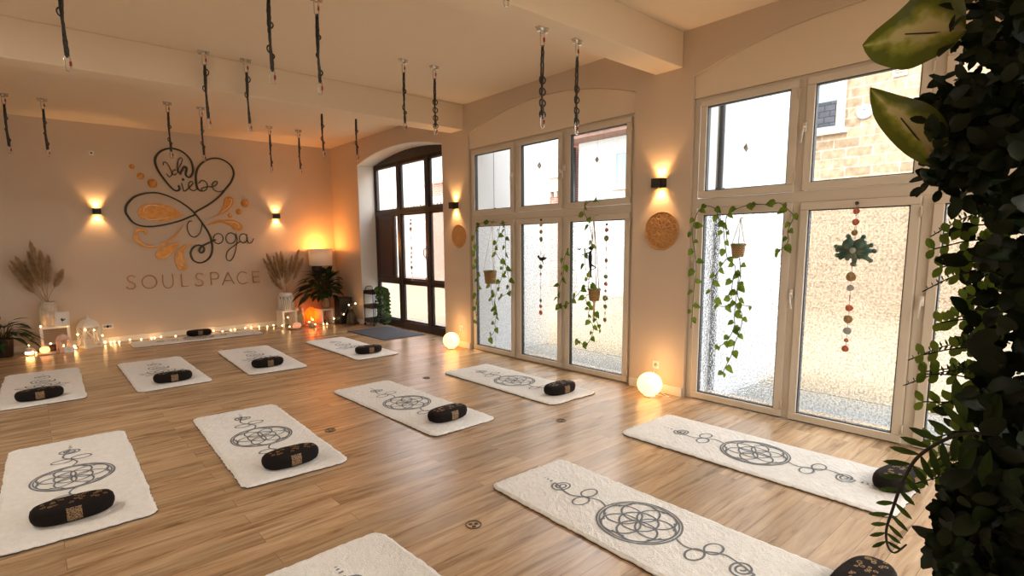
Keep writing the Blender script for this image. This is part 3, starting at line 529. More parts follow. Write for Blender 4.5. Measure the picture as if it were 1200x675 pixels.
for k in GOLD:
    p = sp2(GOLD[k], 6, True)
    o = MB().prism([(a, b) for a, b in p], lambda a, b, d: aw3(a, b, d), -.006, .012).build('copper_flourish', 'gold', aw)
    hm = MB()
    for hl in HIGH[k]:
        pts = sp2(hl, 6); n = len(pts); hm.tube([aw3(a, b, -.008) for a, b in pts], [.004+.010*math.sin(PI*(i+.5)/n) for i in range(n)], 6, flat=.5)
    hm.build('highlight_line', 'hilite', o, True)
for a, b, r in DOTS:
    o = MB().ball(aw3(a, b), abs(r), 20, sy=.35).build('copper_dot', 'gold', aw, True)
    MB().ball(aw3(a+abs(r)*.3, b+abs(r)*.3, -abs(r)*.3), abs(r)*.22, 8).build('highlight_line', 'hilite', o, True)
lt = thing('wall_lettering', 'thin copper capital letters reading SOULSPACE under the script on the back wall', 'lettering', (2.2, AY, .95))
for k in LET:
    s = MB()
    for st_ in LET[k]:
        pts = sp2(st_, 6) if len(st_) > 2 else st_
        s.tube([(a-2.2, 0, b-.95) for a, b in pts], .0085, 6)
    s.build('letter', 'letter', lt, True)

# ================================================================== LAMPS
def spot(parent, loc, dirv, en, col, ang=95, blend=.7, r=.015):
    l = bpy.data.lights.new('lamp_light', 'SPOT'); l.energy = en; l.color = col; l.spot_size = math.radians(ang); l.spot_blend = blend; l.shadow_soft_size = r
    o = bpy.data.objects.new('lamp_light', l); C.objects.link(o); o.parent = parent; o.location = loc
    o.rotation_euler = Vector(dirv).to_track_quat('-Z', 'Y').to_euler()
def point(parent, loc, en, col, r=.05):
    l = bpy.data.lights.new('lamp_light', 'POINT'); l.energy = en; l.color = col; l.shadow_soft_size = r
    o = bpy.data.objects.new('lamp_light', l); C.objects.link(o); o.parent = parent; o.location = loc
WARM = (1, .56, .24)
def sconce(x, y, z, rz, lab, en=5):
    t = thing('wall_sconce', lab, 'wall lamp', (x, y, z), rz, 'black up-and-down wall sconces')
    b = MB(); h, wd, dp_ = .045, .055, .10        # open-ended box, back at local y=0, projects to -y
    b.box((-wd, -dp_, -h), (wd, -dp_+.006, h)); b.box((-wd, -dp_, -h), (-wd+.006, 0, h)); b.box((wd-.006, -dp_, -h), (wd, 0, h)); b.box((-wd, -.006, -h), (wd, 0, h)); b.box((-wd+.004, -dp_+.004, -.008), (wd-.004, -.002, .008))
    b.build('lamp_body', 'black', t)
    for s in (1, -1):
        l = MB().box((-.03, -.075, s*.010-.002), (.03, -.03, s*.010+.002)).build('led', 'filament', t)
        spot(t, (0, -.052, s*.02), (0, .10, s), en, WARM, 88, .6)
sconce(.88, BY, 2.125, 0, 'black cube wall sconce left of the script on the back wall')
sconce(3.69, BY, 2.115, 0, 'black cube wall sconce right of the script on the back wall')
sconce(RX, 6.50, 2.105, -PI/2, 'small black wall sconce between the arched door and the middle window')
sconce(RX, 3.09, 2.12, -PI/2, 'black wall sconce on the pier between the two cream windows')
def globe(x, y, lab, cord):
    t = thing('globe_lamp', lab, 'lamp', (x, y, 0), 0, 'glowing globe lamps on the floor')
    MB().lathe([(.055, .0), (.058, .012), (.045, .016)], n=24).build('base_ring', 'socket', t, True)
    MB().ball((0, 0, .128), .122, 32, sz=.97).build('globe', 'globe', t, True)
    MB().tube([(q[0]-x, q[1]-y, q[2]) for q in smooth_path(cord, 8)], .0035, 6).build('cord', 'socket', t, True)
    point(t, (0, 0, .36), 1.1, WARM, .12)
globe(4.66, 6.42, 'glowing globe lamp on the floor beside the arched door pier', [(4.72, 6.46, .02), (4.78, 6.5, .05), (4.82, 6.46, .15), (4.85, 6.42, .27)])
globe(4.64, 3.02, 'glowing globe lamp on the floor between the two cream windows', [(4.70, 2.99, .02), (4.74, 2.86, .006), (4.80, 2.98, .02), (4.81, 3.09, .12), (4.85, 3.09, .27)])
def socket(x, y, z, rz, lab, n=1, plug=False):
    t = thing('wall_socket', lab, 'socket', (x, y, z), rz)
    for i in range(n):
        o = (i-(n-1)/2)*.075
        MB().box((o-.0385, -.010, -.04), (o+.0385, 0, .04)).build('socket_plate', 'socket', t, bevel=.003)
        MB().cyl((o, -.004, 0), (o, -.0115, 0), .02, 20).build('socket_hole', 'pearl', t, True)
    if plug: MB().lathe([(.02, 0), (.022, .02), (.012, .04)], n=14).build('plug', 'black', t, True).rotation_euler = (PI/2, 0, 0)
def added_ceiling_light(x, y, lab, en=70):  # unseen fill lights, added to brighten the room
    t = thing('added_ceiling_light', lab, 'added ceiling lamp', (x, y, CZ))
    MB().lathe([(.21, 0), (.21, -.05), (.19, -.06), (.185, -.05)], n=36).build('lamp_body', 'socket', t, True)
    MB().lathe([(1e-4, -.056), (.186, -.052)], n=36).build('diffuser', 'diffuser', t, True)
    l = bpy.data.lights.new('lamp_light', 'AREA'); l.shape = 'DISK'; l.size = .36; l.energy = en; l.color = (1, .95, .87)
    o = bpy.data.objects.new('lamp_light', l); C.objects.link(o); o.parent = t; o.location = (0, 0, -.07)
M['diffuser'] = mat('added_lamp_diffuser', (.9, .85, .75), .5, emit=(1, .83, .64), estr=4)
added_ceiling_light(-1.9, 5.0, 'added round ceiling light left of the frame beside the middle row', 32)
added_ceiling_light(3.0, -2.2, 'added round ceiling light behind the viewer, nearest the windows', 28)
added_ceiling_light(.6, -2.6, 'added round ceiling light close behind the viewer, away from the windows', 52)
added_ceiling_light(2.4, -5.6, 'added round ceiling light far behind the viewer')
socket(RX, 6.42, .29, -PI/2, 'white wall socket above the globe lamp beside the arched door')
socket(RX, 3.09, .28, -PI/2, 'white wall socket above the globe lamp between the cream windows')
socket(.87, BY, .27, 0, 'white double wall socket with black plug right of the white lantern', 2, True)
t = thing('thermostat', 'small square white plate high on the back wall, left of the script', 'thermostat', (.89, BY, 3.03))
MB().box((-.035, -.012, -.035), (.035, 0, .035)).build('plate', 'socket', t, bevel=.003); MB().box((-.012, -.018, -.012), (.012, -.01, .012)).build('sensor', 'gasket', t)

# carved wooden mandala discs
def mandala(y, z, r, lab):
    t = thing('mandala_disc', lab, 'wall ornament', (RX, y, z), -PI/2, 'round carved wooden mandalas')
    s = MB(); f = lambda a, b: (a, -.012, b)
    def ring(cx, cz, q, wd): 
        pts = [(cx+q*math.cos(2*PI*i/32), cz+q*math.sin(2*PI*i/32)) for i in range(32)]
        s.tube([(a, -.008, b) for a, b in pts], wd, 6, True)
    ring(0, 0, r, .008); ring(0, 0, r*.93, .004); ring(0, 0, r*.30, .005); ring(0, 0, r*.62, .004)
    for i in range(12):
        a = 2*PI*i/12; ring(r*.46*math.cos(a), r*.46*math.sin(a), r*.22, .005); ring(r*.76*math.cos(a+.26), r*.76*math.sin(a+.26), r*.14, .005)
    for i in range(6): a = 2*PI*i/6; ring(r*.17*math.cos(a), r*.17*math.sin(a), r*.15, .004)
    s.build('carved_rings', 'wood', t, True)
    MB().lathe([(1e-4, 0), (r, 0), (r, .004), (1e-4, .004)], n=40).build('backing_disc', 'wood', t).rotation_euler = (PI/2, 0, 0)
mandala(6.44, 1.66, .165, 'round carved wooden mandala beside the arched door')
mandala(3.07, 1.655, .185, 'round carved wooden mandala between the two cream windows')

# ================================================================== YOGA MATS
def print_paths():
    """woven mandala pattern; local x across, y along (head end +y)"""
    P = []
    def circ(cx, cy, r, n=40, ry=None): return [(cx+r*math.cos(2*PI*i/n), cy+(ry or r)*math.sin(2*PI*i/n)) for i in range(n)]
    w0 = .0108
    P.append((circ(0, 0, .228), True, w0)); P.append((circ(0, 0, .212), True, w0*.8))
    R = .105
    P.append((circ(0, 0, R), True, w0))
    for i in range(6):
        a = PI/6+i*PI/3; P.append((circ(R*math.cos(a), R*math.sin(a), R), True, w0))
    for i in range(6):
        a0 = i*PI/3
        for k in (-1, 0, 1):
            a = a0+k*.16; c = (math.cos(a)*.188, math.sin(a)*.188)
            P.append(([(c[0]-.011*math.sin(a), c[1]+.011*math.cos(a)), (c[0]+.011*math.sin(a), c[1]-.011*math.cos(a))], False, .010))
    for s in (1, -1):
        # figure eight lying across the mat
        for q in (-1, 1): P.append((circ(q*.058, s*(.385+q*.018), .060, 28, .040), True, w0))
        P.append((sp2([(0, s*.228), (.03*s, s*.30), (0, s*.385)], 5), False, w0))
        sp = []
        for i in range(60):
            t = i/59; a = t*4.6*PI; r = .072*(1-t*.86); sp.append((r*math.cos(a+PI*.5)*1.05, s*(.575-.0+r*math.sin(a+PI*.5)*.8)))
        P.append((sp, False, w0)); P.append((sp2([(0, s*.385), (-.05*s, s*.47), (0, s*.635)], 6), False, w0))
        for k, q in enumerate((.67, .70, .725)): P.append(([(-.012+.003*k, s*q), (.012-.003*k, s*q)], False, .012-.002*k))
    return P
def lotus_paths():
    """second pattern: a drawn-out spiral line over an open lotus"""
    P = []; w0 = .0125
    def spiral(cx, cy, r0, turns, sgn=1, a0=0, n=44): return [(cx+r0*(1-.85*i/n)*math.cos(a0+sgn*turns*2*PI*i/n), cy+r0*.8*(1-.85*i/n)*math.sin(a0+sgn*turns*2*PI*i/n)) for i in range(n+1)]
    P.append((spiral(-.02, .50, .075, 1.8, 1, 0), False, w0))
    P.append((sp2([(.055, .50), (.06, .42), (-.02, .36), (-.10, .28), (-.09, .16), (.0, .10), (.10, .16), (.11, .26)], 8), False, w0))
    P.append((spiral(.01, .22, .10, 2.0, -1, .3), False, w0))
    for q, l, wd in ((0, .20, .075), (.75, .22, .06), (-.75, .22, .06), (1.28, .25, .045), (-1.28, .25, .045)):
        bx, by = 0, -.12; c, s_ = math.sin(q), math.cos(q); pts = []
        for i in range(33):
            t = i/32; u = (t*2 if t < .5 else 2-2*t); v = (1 if t < .5 else -1)*wd*math.sin(PI*u)
            pts.append((bx+c*l*u+s_*v, by+s_*l*u-c*v))
        P.append((pts, False, w0))
    P.append((sp2([(-.20, -.20), (-.08, -.14), (0, -.19), (.08, -.14), (.20, -.20)], 6), False, w0))
    for k in range(3): P.append(([(-.011+.003*k, .62+.035*k), (.011-.003*k, .62+.035*k)], False, .012-.002*k))
    return P
PR = print_paths(); LOTUS = lotus_paths()
def mat_mesh(wd, ln, seed, paths):
    rnd = random.Random(seed); nx, ny = 34, 84; m = MB(); R = .07
    def edge(u, v):  # rounded rectangle + fuzzy edge
        x = (u-.5)*wd; y = (v-.5)*ln; hx, hy = wd/2, ln/2
        ax, ay = abs(x), abs(y)
        if ax > hx-R and ay > hy-R:
            dx, dy = ax-(hx-R), ay-(hy-R); d_ = max(dx, dy); l = math.hypot(dx, dy)
            if l > 1e-6: dx, dy = dx/l*d_, dy/l*d_
            ax, ay = hx-R+dx, hy-R+dy
        return math.copysign(ax, x), math.copysign(ay, y)
    T = []; 
    for j in range(ny+1):
        for i in range(nx+1):
            x, y = edge(i/nx, j/ny); b = i in (0, nx) or j in (0, ny)
            wv = .004*noise.noise(Vector((x*2.2+seed, y*2.2, seed)))+.002*noise.noise(Vector((x*9, y*9, seed)))
            z = .022+wv+rnd.uniform(-.0016, .0016)
            if b:
                q = .006*noise.noise(Vector((x*7+seed, y*7, 3)))+rnd.uniform(-.004, .004); x += q; y += q; z = .014+wv
            T.append((x, y, z))
    W1 = nx+1; fs = [(j*W1+i, j*W1+i+1, (j+1)*W1+i+1, (j+1)*W1+i) for j in range(ny) for i in range(nx)]
    m.add(T, fs, 0)
    # skirt and dark backing
    loop = [i for i in range(W1)]+[j*W1+nx for j in range(1, ny+1)]+[ny*W1+i for i in range(nx-1, -1, -1)]+[j*W1 for j in range(ny-1, 0, -1)]
    a = [T[i] for i in loop]; k = len(a)
    b = [(x, y, z*.55) for x, y, z in a]; c = [(x*1.0, y*1.0, .001) for x, y, z in a]
    m.add(a+b, [(i, (i+1) % k, (i+1) % k+k, i+k) for i in range(k)], 0)
    m.add(b+c, [(i, (i+1) % k, (i+1) % k+k, i+k) for i in range(k)], 2)
    m.add(c, [tuple(range(k))], 2)
    def zf(x, y):
        return .022+.004*noise.noise(Vector((x*2.2+seed, y*2.2, seed)))+.002*noise.noise(Vector((x*9, y*9, seed)))+.0022
    for pts, cl, w_ in paths:
        if len(pts) == 2: dense = pts
        elif cl: dense = pts
        else: dense = pts
        dense = [(x+.0012*noise.noise(Vector((x*60, y*60, seed))), y+.0012*noise.noise(Vector((x*60, y*60, seed+5)))) for x, y in dense]
        m.ribbon(dense, w_, lambda a_, b_: (a_, b_, zf(a_, b_)), cl, 1)
    return m
MATM = ['mat', 'print', 'matedge']
mats = [  # x, y centre, width, length, rotation, label
 (2.42, 1.62, .66, 1.80, -.02, 'cream wool yoga mat with grey mandala, nearest and largest in front'),
 (3.88, 1.64, .72, 1.84, .0, 'cream wool yoga mat with grey mandala, nearest one along the window side'),
 (1.00, 1.60, .68, 1.80, .03, 'cream wool yoga mat cut off by the bottom edge of the photo'),
 (2.67, 4.43, .68, 1.86, .02, 'cream wool yoga mat in the middle row, second from the windows'),
 (4.01, 4.34, .68, 1.80, .0, 'cream wool yoga mat in the middle row, in front of the middle window'),
 (1.30, 4.42, .72, 1.80, -.04, 'cream wool yoga mat in the middle row, second from the left'),
 (.09, 4.48, .74, 1.86, -.02, 'cream wool yoga mat in the middle row, at the left edge'),
 (1.12, 7.66, .74, 1.84, .0, 'cream wool yoga mat in the far row, second from the left'),
 (2.29, 7.66, .72, 1.90, -.05, 'cream wool yoga mat in the far row, third from the left'),
 (3.57, 7.54, .66, 1.86, .0, 'cream wool yoga mat in the far row, nearest the dark door'),
 (-.02, 7.80, .72, 1.84, -.02, 'cream wool yoga mat in the far row, at the left edge'),
 (2.07, 10.12, .58, 1.95, PI/2, 'cream yoga mat lying lengthwise along the back wall')]
for i, (x, y, wd, ln, rz, lab) in enumerate(mats):
    o = mat_mesh(wd, ln, i+1, LOTUS if 7 <= i <= 10 else PR).build('yoga_mat', MATM, None, False); o.location = (x, y, .0005); o.rotation_euler = (0, 0, rz)
    tag(o, lab, 'yoga mat', 'cream wool yoga mats')
# cushions
def cushion_mesh():
    m = MB(); n = 48; a_, b_, hh = .195, .098, .118; prof = [(.0, 0), (.86, 0), (.95, .012), (1.0, .04), (1.01, .062), (.985, .09), (.92, .108), (.80, .117), (.5, .121), (.0, .122)]
    vs = []; fs = []
    def sup(t, k): c, s_ = math.cos(t), math.sin(t); e = 2/2.6; return (math.copysign(abs(c)**e, c)*a_*k, math.copysign(abs(s_)**e, s_)*b_*k)
    for k, z in prof:
        for j in range(n): x, y = sup(2*PI*j/n, max(k, 1e-4)); y += .16*(x*x)*1.6; vs.append((x, y, z*.80))
    for i in range(len(prof)-1):
        for j in range(n): fs.append((i*n+j, i*n+(j+1) % n, (i+1)*n+(j+1) % n, (i+1)*n+j))
    return m.add(vs, fs)
def make_cushion():
    t = thing('meditation_cushion', 'x', 'cushion', (0, 0, 0), 0, 'black meditation cushions')
    m = cushion_mesh(); n = 40   # woven gold band on the front
    def pt(s, k, off=.0025):  # s across front, k height
        x = s; y = -.098*(1-abs(x/.195)**2.6)**(1/2.6)*{0: .955, 1: 1.0, 2: 1.01, 3: .985, 4: .92}[k]+.256*x*x-off
        return (x, y, .80*(.014, .04, .062, .09, .107)[k])
    xs = [-.035+.07*i/6 for i in range(7)]
    vs = [pt(x, k) for k in range(5) for x in xs]; m.add(vs, [(k*7+i, k*7+i+1, (k+1)*7+i+1, (k+1)*7+i) for k in range(4) for i in range(6)], 1)
    rnd = random.Random(4)      # printed scrolls on the top
    for i in range(26):
        u = -.15+.30*rnd.random(); v = rnd.uniform(-.05, .05); r = rnd.uniform(.008, .016)
        pts = [(u+r*(1-t_*.8)*math.cos(t_*7+i), v+.256*u*u+r*(1-t_*.8)*math.sin(t_*7+i)) for t_ in [q/12 for q in range(13)]]
        m.ribbon(pts, .0045, lambda a, b: (a, b, .0992-.016*max(0, math.hypot(a/.195, (b-.256*a*a)/.098)-.62)), mi=2)
    m.build('cushion_body', ['cushion', 'band', 'goldprint'], t, True)
    return t
M['goldprint'] = mat('dull_gold_print', (.30, .18, .07), .5, .4)
def bandmat():
    m, n, p = nt('gold_on_black_brocade'); L = n.links.new; tc = n.nodes.new('ShaderNodeTexCoord'); v = n.nodes.new('ShaderNodeTexVoronoi'); v.inputs['Scale'].default_value = 95; v.feature = 'DISTANCE_TO_EDGE'
    L(tc.outputs['Object'], v.inputs['Vector']); r = n.nodes.new('ShaderNodeValToRGB'); r.color_ramp.elements[0].position = .08; r.color_ramp.elements[1].position = .16
    r.color_ramp.elements[0].color = (.30, .18, .08, 1); r.color_ramp.elements[1].color = (.03, .02, .012, 1); L(v.outputs['Distance'], r.inputs[0]); L(r.outputs[0], p.inputs['Base Color']); p.inputs['Roughness'].default_value = .6
    return m
M['band'] = bandmat()
cproto = make_cushion()
cush = [(2.62, .62, -.1, 'black and gold cushion on the nearest big mat, cut off by the bottom edge'),
 (4.00, .81, -.18, 'black cushion on the window-side mat, half behind the fern frond'),
 (2.68, 3.76, .05, 'black cushion on the mat second from the windows, middle row'),
 (4.02, 3.66, .0, 'black cushion on the mat in front of the middle window'),
 (1.28, 3.71, .02, 'black cushion with gold print on the mat second from the left, middle row'),
 (.06, 3.79, .0, 'black cushion with gold print on the mat at the left edge, middle row'),
 (1.13, 6.99, .0, 'black cushion on the far-row mat second from the left'),
 (2.20, 7.02, .04, 'black cushion on the far-row mat third from the left'),
 (3.56, 6.90, -.05, 'black cushion on the far-row mat nearest the dark door'),
 (-.05, 7.10, .02, 'black cushion on the far-row mat at the left edge'),
 (2.12, 10.32, .0, 'black cushion on the lengthwise mat by the back wall')]
for i, (x, y, rz, lab) in enumerate(cush):
    o = cproto if i == 0 else copy_tree(cproto)
    o.location = (x, y, .030); o.rotation_euler = (0, 0, rz); o['label'] = lab
# floor anchor covers
def fring():
    m = MB(); m.tube([(.042*math.cos(2*PI*i/28), .042*math.sin(2*PI*i/28), .001) for i in range(28)], .0035, 6, True)
    for k in range(3): a = 2*PI*k/3; m.lathe([(1e-4, .002), (.011, .002), (.012, 0)], (.018*math.cos(a), .018*math.sin(a), 0), 12)
    return m
f0 = fring().build('floor_anchor', 'brassdark' if 'brassdark' in M else 'steel', None, True)
for i, (x, y, lab) in enumerate([(1.744, 2.228, 'small round metal anchor set in the floor in the foreground'), (3.422, 3.104, 'small round metal floor anchor between the window-side mats'), (1.80, 4.24, 'small round metal floor anchor beside the middle-row mat with gold cushion'), (3.40, 5.19, 'small round metal floor anchor between the two middle-row mats near the windows')]):
    o = f0 if i == 0 else copy_tree(f0); o.location = (x, y, .001); tag(o, lab, 'floor anchor', 'round floor anchors')
o = MB().box((-.40, -.65, 0), (.40, .65, .012)).build('doormat', 'doormat', None, bevel=.004); o.location = (4.66, 8.38, .0005); o.rotation_euler = (0, 0, .02)
tag(o, 'slate grey doormat on the floor before the dark arched door', 'doormat')

# ================================================================== CEILING STRAPS
def oval_ring(m, c, hw, hh, r, ax='x', mi=None):
    pts = []
    for i in range(24):
        a = 2*PI*i/24; s = math.sin(a); q = hw*math.cos(a); z = (hh-hw)*(1 if s > 0 else -1)+hw*s
        pts.append((c[0]+(q if ax == 'x' else 0), c[1]+(q if ax == 'y' else 0), c[2]+z))
    m.tube(pts, r, 6, True, mi)
def make_strap(var):
    t = thing('ceiling_strap', 'x', 'yoga strap', (0, 0, 0), 0, 'hanging yoga swing straps')
    p = MB(); p.box((-.052, -.02, -.008), (.052, .02, 0)); 
    for s in (-1, 1): p.lathe([(.013, -.035), (.016, -.03), (.016, -.008), (.02, 0)], (s*.037, 0, 0), 12)
    p.tube([(-.02, 0, -.006), (-.018, 0, -.03), (0, 0, -.042), (.018, 0, -.03), (.02, 0, -.006)], .006, 8)
    p.build('anchor_plate', 'steel', t)
    c = MB(); oval_ring(c, (0, 0, -.085), .018, .052, .0052, 'x'); c.cyl((.018, 0, -.10), (.018, 0, -.07), .008, mi=1); c.build('upper_carabiner', ['steel', 'red'], t, True)
    s = MB(); rnd = random.Random(var)
    z0, z1 = -.13, -.64; n = 22
    for k in range(3 if var else 2):
        ox = (-.008, .007, .0)[k]; oy = (.004, -.005, .008)[k]
        pts = []
        for i in range(n+1):
            q = i/n; pts.append((ox*math.sin(q*PI*1.5+k)+.002*rnd.uniform(-1, 1), oy+.003*rnd.uniform(-1, 1), z0+(z1-z0)*q))
        s.tube(pts, .0125, 6, flat=.55)
    if var == 0: lp = [(.36+.085*i, .024) for i in range(4)]
    elif var == 1: lp = [(.30, .020), (.47, .024), (.52, .016)]
    elif var == 2: lp = [(.28, .018), (.42, .016), (.55, .020)]
    else: lp = [(.18, .030), (.34, .026)]
    for i, (zz, r) in enumerate(lp):
        s_ = 1 if i % 2 == 0 else -1
        for sg in ((1, -1) if var == 0 else (s_,)):
            pts = [(sg*(.004+r*math.sin(a)), .004*math.cos(a*2), -zz-.02+r*1.1*math.cos(a)) for a in [PI*j/10 for j in range(11)]]
            s.tube(pts, .0058, 6)
    s.lathe([(.006, z1-.012), (.013, z1), (.014, z1+.05), (.01, z1+.08)], n=8)
    s.build('webbing', 'strap', t, True)
    c = MB(); oval_ring(c, (0, 0, -.69), .017, .048, .0050, 'x'); c.cyl((.017, 0, -.705), (.017, 0, -.675), .0078, mi=1); c.build('lower_carabiner', ['steel', 'red'], t, True)
    return t
sprot = [make_strap(v) for v in range(4)]; used = [0]*4
straps = [(-.07, 9.37, CZ, 2, 'yoga strap hanging at the left edge near the back wall, tangled webbing'),
 (.312, 9.40, CZ, 2, 'yoga strap hanging second from the left edge near the back wall'),
 (.32, 4.82, CZ, 3, 'large yoga strap with side loops entering at the top left corner'),
 (1.516, 6.20, CZ, 3, 'left of the two yoga straps right in front of the rear beam, above the script'),
 (1.914, 6.19, CZ, 3, 'right of the two yoga straps in front of the rear beam, above the script'),
 (1.608, 8.62, CZ, 1, 'yoga strap hanging over the top of the heart loop of the script, left one'),
 (2.022, 8.65, CZ, 1, 'yoga strap hanging between the two loops of the script'),
 (3.188, 9.33, CZ, 2, 'left of the two small yoga straps right of the script'),
 (3.667, 9.32, CZ, 2, 'right of the two small yoga straps right of the script'),
 (3.224, 7.34, CZ, 1, 'yoga strap half hidden by the rear beam, left one'),
 (3.746, 7.37, CZ, 1, 'yoga strap half hidden by the rear beam, right one beside the arched door'),
 (1.511, 4.28, CZ, 1, 'left of the two long yoga straps cut off by the top edge'),
 (1.906, 4.34, CZ, 2, 'right of the two long yoga straps cut off by the top edge'),
 (3.209, 5.18, CZ, 1, 'plain yoga strap before the rear beam, left of the one with side loops'),
 (3.592, 5.16, CZ, 0, 'yoga strap with side loops before rear beam, nearest the middle window'),
 (3.132, 3.055, 3.17, 0, 'left yoga strap with round loops hanging from the front beam'),
 (3.532, 3.055, 3.17, 0, 'right yoga strap with round loops hanging from the front beam'),
 (1.98, 2.19, CZ, 2, 'yoga strap of which only the bottom carabiner shows at the top edge')]
for x, y, z, v, lab in straps:
    o = sprot[v] if not used[v] else copy_tree(sprot[v]); used[v] = 1
    o.location = (x, y, z); o.rotation_euler = (0, 0, U(-.2, .2)-.6*0); o['label'] = lab
# ================================================================== HANGING WINDOW PLANTS
def hanging_plant(data, lab, potm, seed, lsz, macrame=False):
    rnd = random.Random(seed)
    (py, pz), (ly, lz), (ry, rz_), (hy, hz) = data['pot']; pr = abs(ly-ry)/2; X = 4.78
    t = thing('hanging_plant', lab, 'plant', (X, py, pz), 0, 'trailing plants hanging in the windows')
    loc = lambda y, z, x=0: (x, y-py, z-pz)
    h = pr*1.9
    pm = MB().lathe([(pr*.70, -h/2), (pr*.78, -h/2+.01), (pr*.95, h/2-.02), (pr*1.05, h/2-.012), (pr*1.05, h/2), (pr*.9, h/2), (pr*.88, h/2-.02), (1e-4, h/2-.025)], n=20, wob=lambda a, z: 1+.03*math.sin(9*a)); pm.build('pot', potm, t, True)
    s = MB(); top = (0, hy-py, hz-pz); n_ = 3
    for i in range(n_): a = 2*PI*i/n_+.4; s.tube([(pr*math.cos(a), pr*math.sin(a), h/2-.01), top], .0045 if macrame else .0028, 6)
    s.tube([top, (.07, top[1], top[2]+.01)], .004, 6)
    if macrame:
        s.tube([(0, 0, -h/2), (0, .005, -h/2-.22)], .012, 8); s.ball((0, 0, -h/2-.01), .02, 8)
    s.build('hanger_cord', 'cord', t, True)
    st = MB(); lf = MB()
    for k, pth in enumerate(data['stems']):
        m = len(pth); pts = smooth_path([loc(y, z, .02+.025*math.sin(i*1.3+k)) for i, (y, z) in enumerate(pth)], 6)
        st.tube(pts, .0032, 6)
        acc = 0; side = 1
        for i in range(1, len(pts)):
            acc += (pts[i]-pts[i-1]).length
            if acc > lsz*rnd.uniform(.62, 1.15):
                acc = 0; side = -side; p = pts[i]; L_ = lsz*rnd.uniform(.65, 1.15)
                d = Vector((rnd.uniform(-.5, .1), side*rnd.uniform(.2, .9), rnd.uniform(-1.1, -.1)))
                q = p+Vector((-.005, side*L_*.25, .01)); st.tube([p, q], .0018, 5)
                lf.leaf(q, d, (-1, rnd.uniform(-.6, .6), rnd.uniform(-.1, .5)), L_, L_*.82, 'heart')
        if k == 0 or True:
            lf.leaf(pts[-1], (-.1, .2, -1), (-1, 0, .2), lsz*.6, lsz*.4, 'heart')
    for i in range(9):  # crown over the pot
        a = rnd.uniform(0, 2*PI); lf.leaf((pr*.4*math.cos(a), pr*.4*math.sin(a), h/2), (math.cos(a), math.sin(a), .3), (0, 0, 1), lsz*.8, lsz*.65, 'heart', curl=.6)
    st.build('stem', 'stem', t, True); lf.build('foliage', 'leaf', t, True)
hanging_plant(VINE3, 'trailing plant in a wicker pot hanging before the nearest window', 'terracotta', 3, .072)
hanging_plant(VINE2, 'trailing plant on macrame cord before the right bay of the middle window', 'terracotta', 5, .075, True)
hanging_plant(VINE1, 'trailing plant in a small wicker pot before the left bay of the middle window', 'terracotta', 8, .085)

# ------------------------------------------------------------------ garlands of agate discs
def garland(key, x, lab, pal, extra=None, gap_stick=True):
    D_ = GAR[key]; y0, z0 = D_[0][0], D_[0][1]
    t = thing('disc_garland', lab, 'garland', (x, y0, z0+.06), 0, 'garlands of stone discs in the windows')
    s = MB().tube([(0, y-y0, z-z0-.06) for y, z, r in [(D_[0][0], D_[0][1]+.06, 0)]+D_], .0016, 5); s.ball((0.0, 0, 0), .014, 10); s.build('thread', 'strap', t, True)
    for i, (y, z, r) in enumerate(D_):
        o = MB().lathe([(1e-4, -.004), (r*.8, -.0045), (r, -.002), (r, .002), (r*.8, .0045), (1e-4, .004)], n=18, wob=lambda a, zz: 1+.04*math.sin(3*a+i)).build('disc', pal[i % len(pal)], t, True)
        o.location = (0, y-y0, z-z0-.06); o.rotation_euler = (.15*((i % 3)-1), PI/2, 0)
        if r > .03: q = MB().lathe([(1e-4, -.006), (r*.45, -.006), (r*.45, .006), (1e-4, .006)], n=14).build('disc_core', 'tan', o, True)
    for (ya, za, ra), (yb, zb, rb) in zip(D_[:-1], D_[1:]):
        if abs(za-zb)-ra-rb > .06:
            zz = (za+zb)/2; b = MB().tube([(0, 0, -.02), (0, 0, .02)], [.004, .006], 8).build('bead', 'salmon', t, True); b.location = (0, (ya+yb)/2-y0, zz-z0-.06)
    return t
garland('mid', 4.85, 'garland of small coloured stone discs in the centre bay of the middle window', ['tan', 'tan', 'greend', 'greend', 'salmon', 'greend', 'salmon', 'salmon'])
garland('right', 4.85, 'garland of coloured stone discs in the right bay of the middle window', ['salmon', 'greend', 'tan', 'greend', 'salmon', 'salmon', 'greend', 'greend', 'tan'])
garland('w3', 4.85, 'garland of red and tan stone discs in the centre bay of the nearest window', ['salmon', 'salmon', 'tan', 'salmon', 'salmon', 'tan', 'pearl', 'salmon', 'tan', 'pearl', 'salmon', 'salmon'])
garland('door', 5.16, 'garland of small green discs on the middle pane of the arched door', ['greend', 'pearl', 'greend', 'pearl', 'salmon', 'tan', 'greend', 'pearl', 'tan'])
y, z, r = GAR['flower'][0]; r = abs(r)
t = thing('flower_ornament', 'sea green leafy glass flower hanging over the red disc garland', 'window ornament', (4.79, y, z))
f = MB()
for k in range(16):
    a = 2*PI*k/16+.1*math.sin(k*5); l = r*(1.1+.35*math.sin(k*2.7)); wv = [(0, a_*math.cos(a), a_*math.sin(a)*.75) for a_ in (0, l*.5, l)]
    f.tube(wv, [r*.30, r*.24, r*.12], 8, flat=.9)
    f.ball(wv[-1], r*.17, 8)
for k in (-1, 1): f.ball((-.02, k*r*.36, r*.42), r*.42, 12, sx=.6)
f.build('petals', 'coral', t, True); MB().ball((-.04, 0, .0), r*.22, 10).build('centre', 'pearl', t, True)
MB().tube([(0, 0, r*.5), (.02, 0, 1.80-z)], .0015, 5).build('thread', 'strap', t)
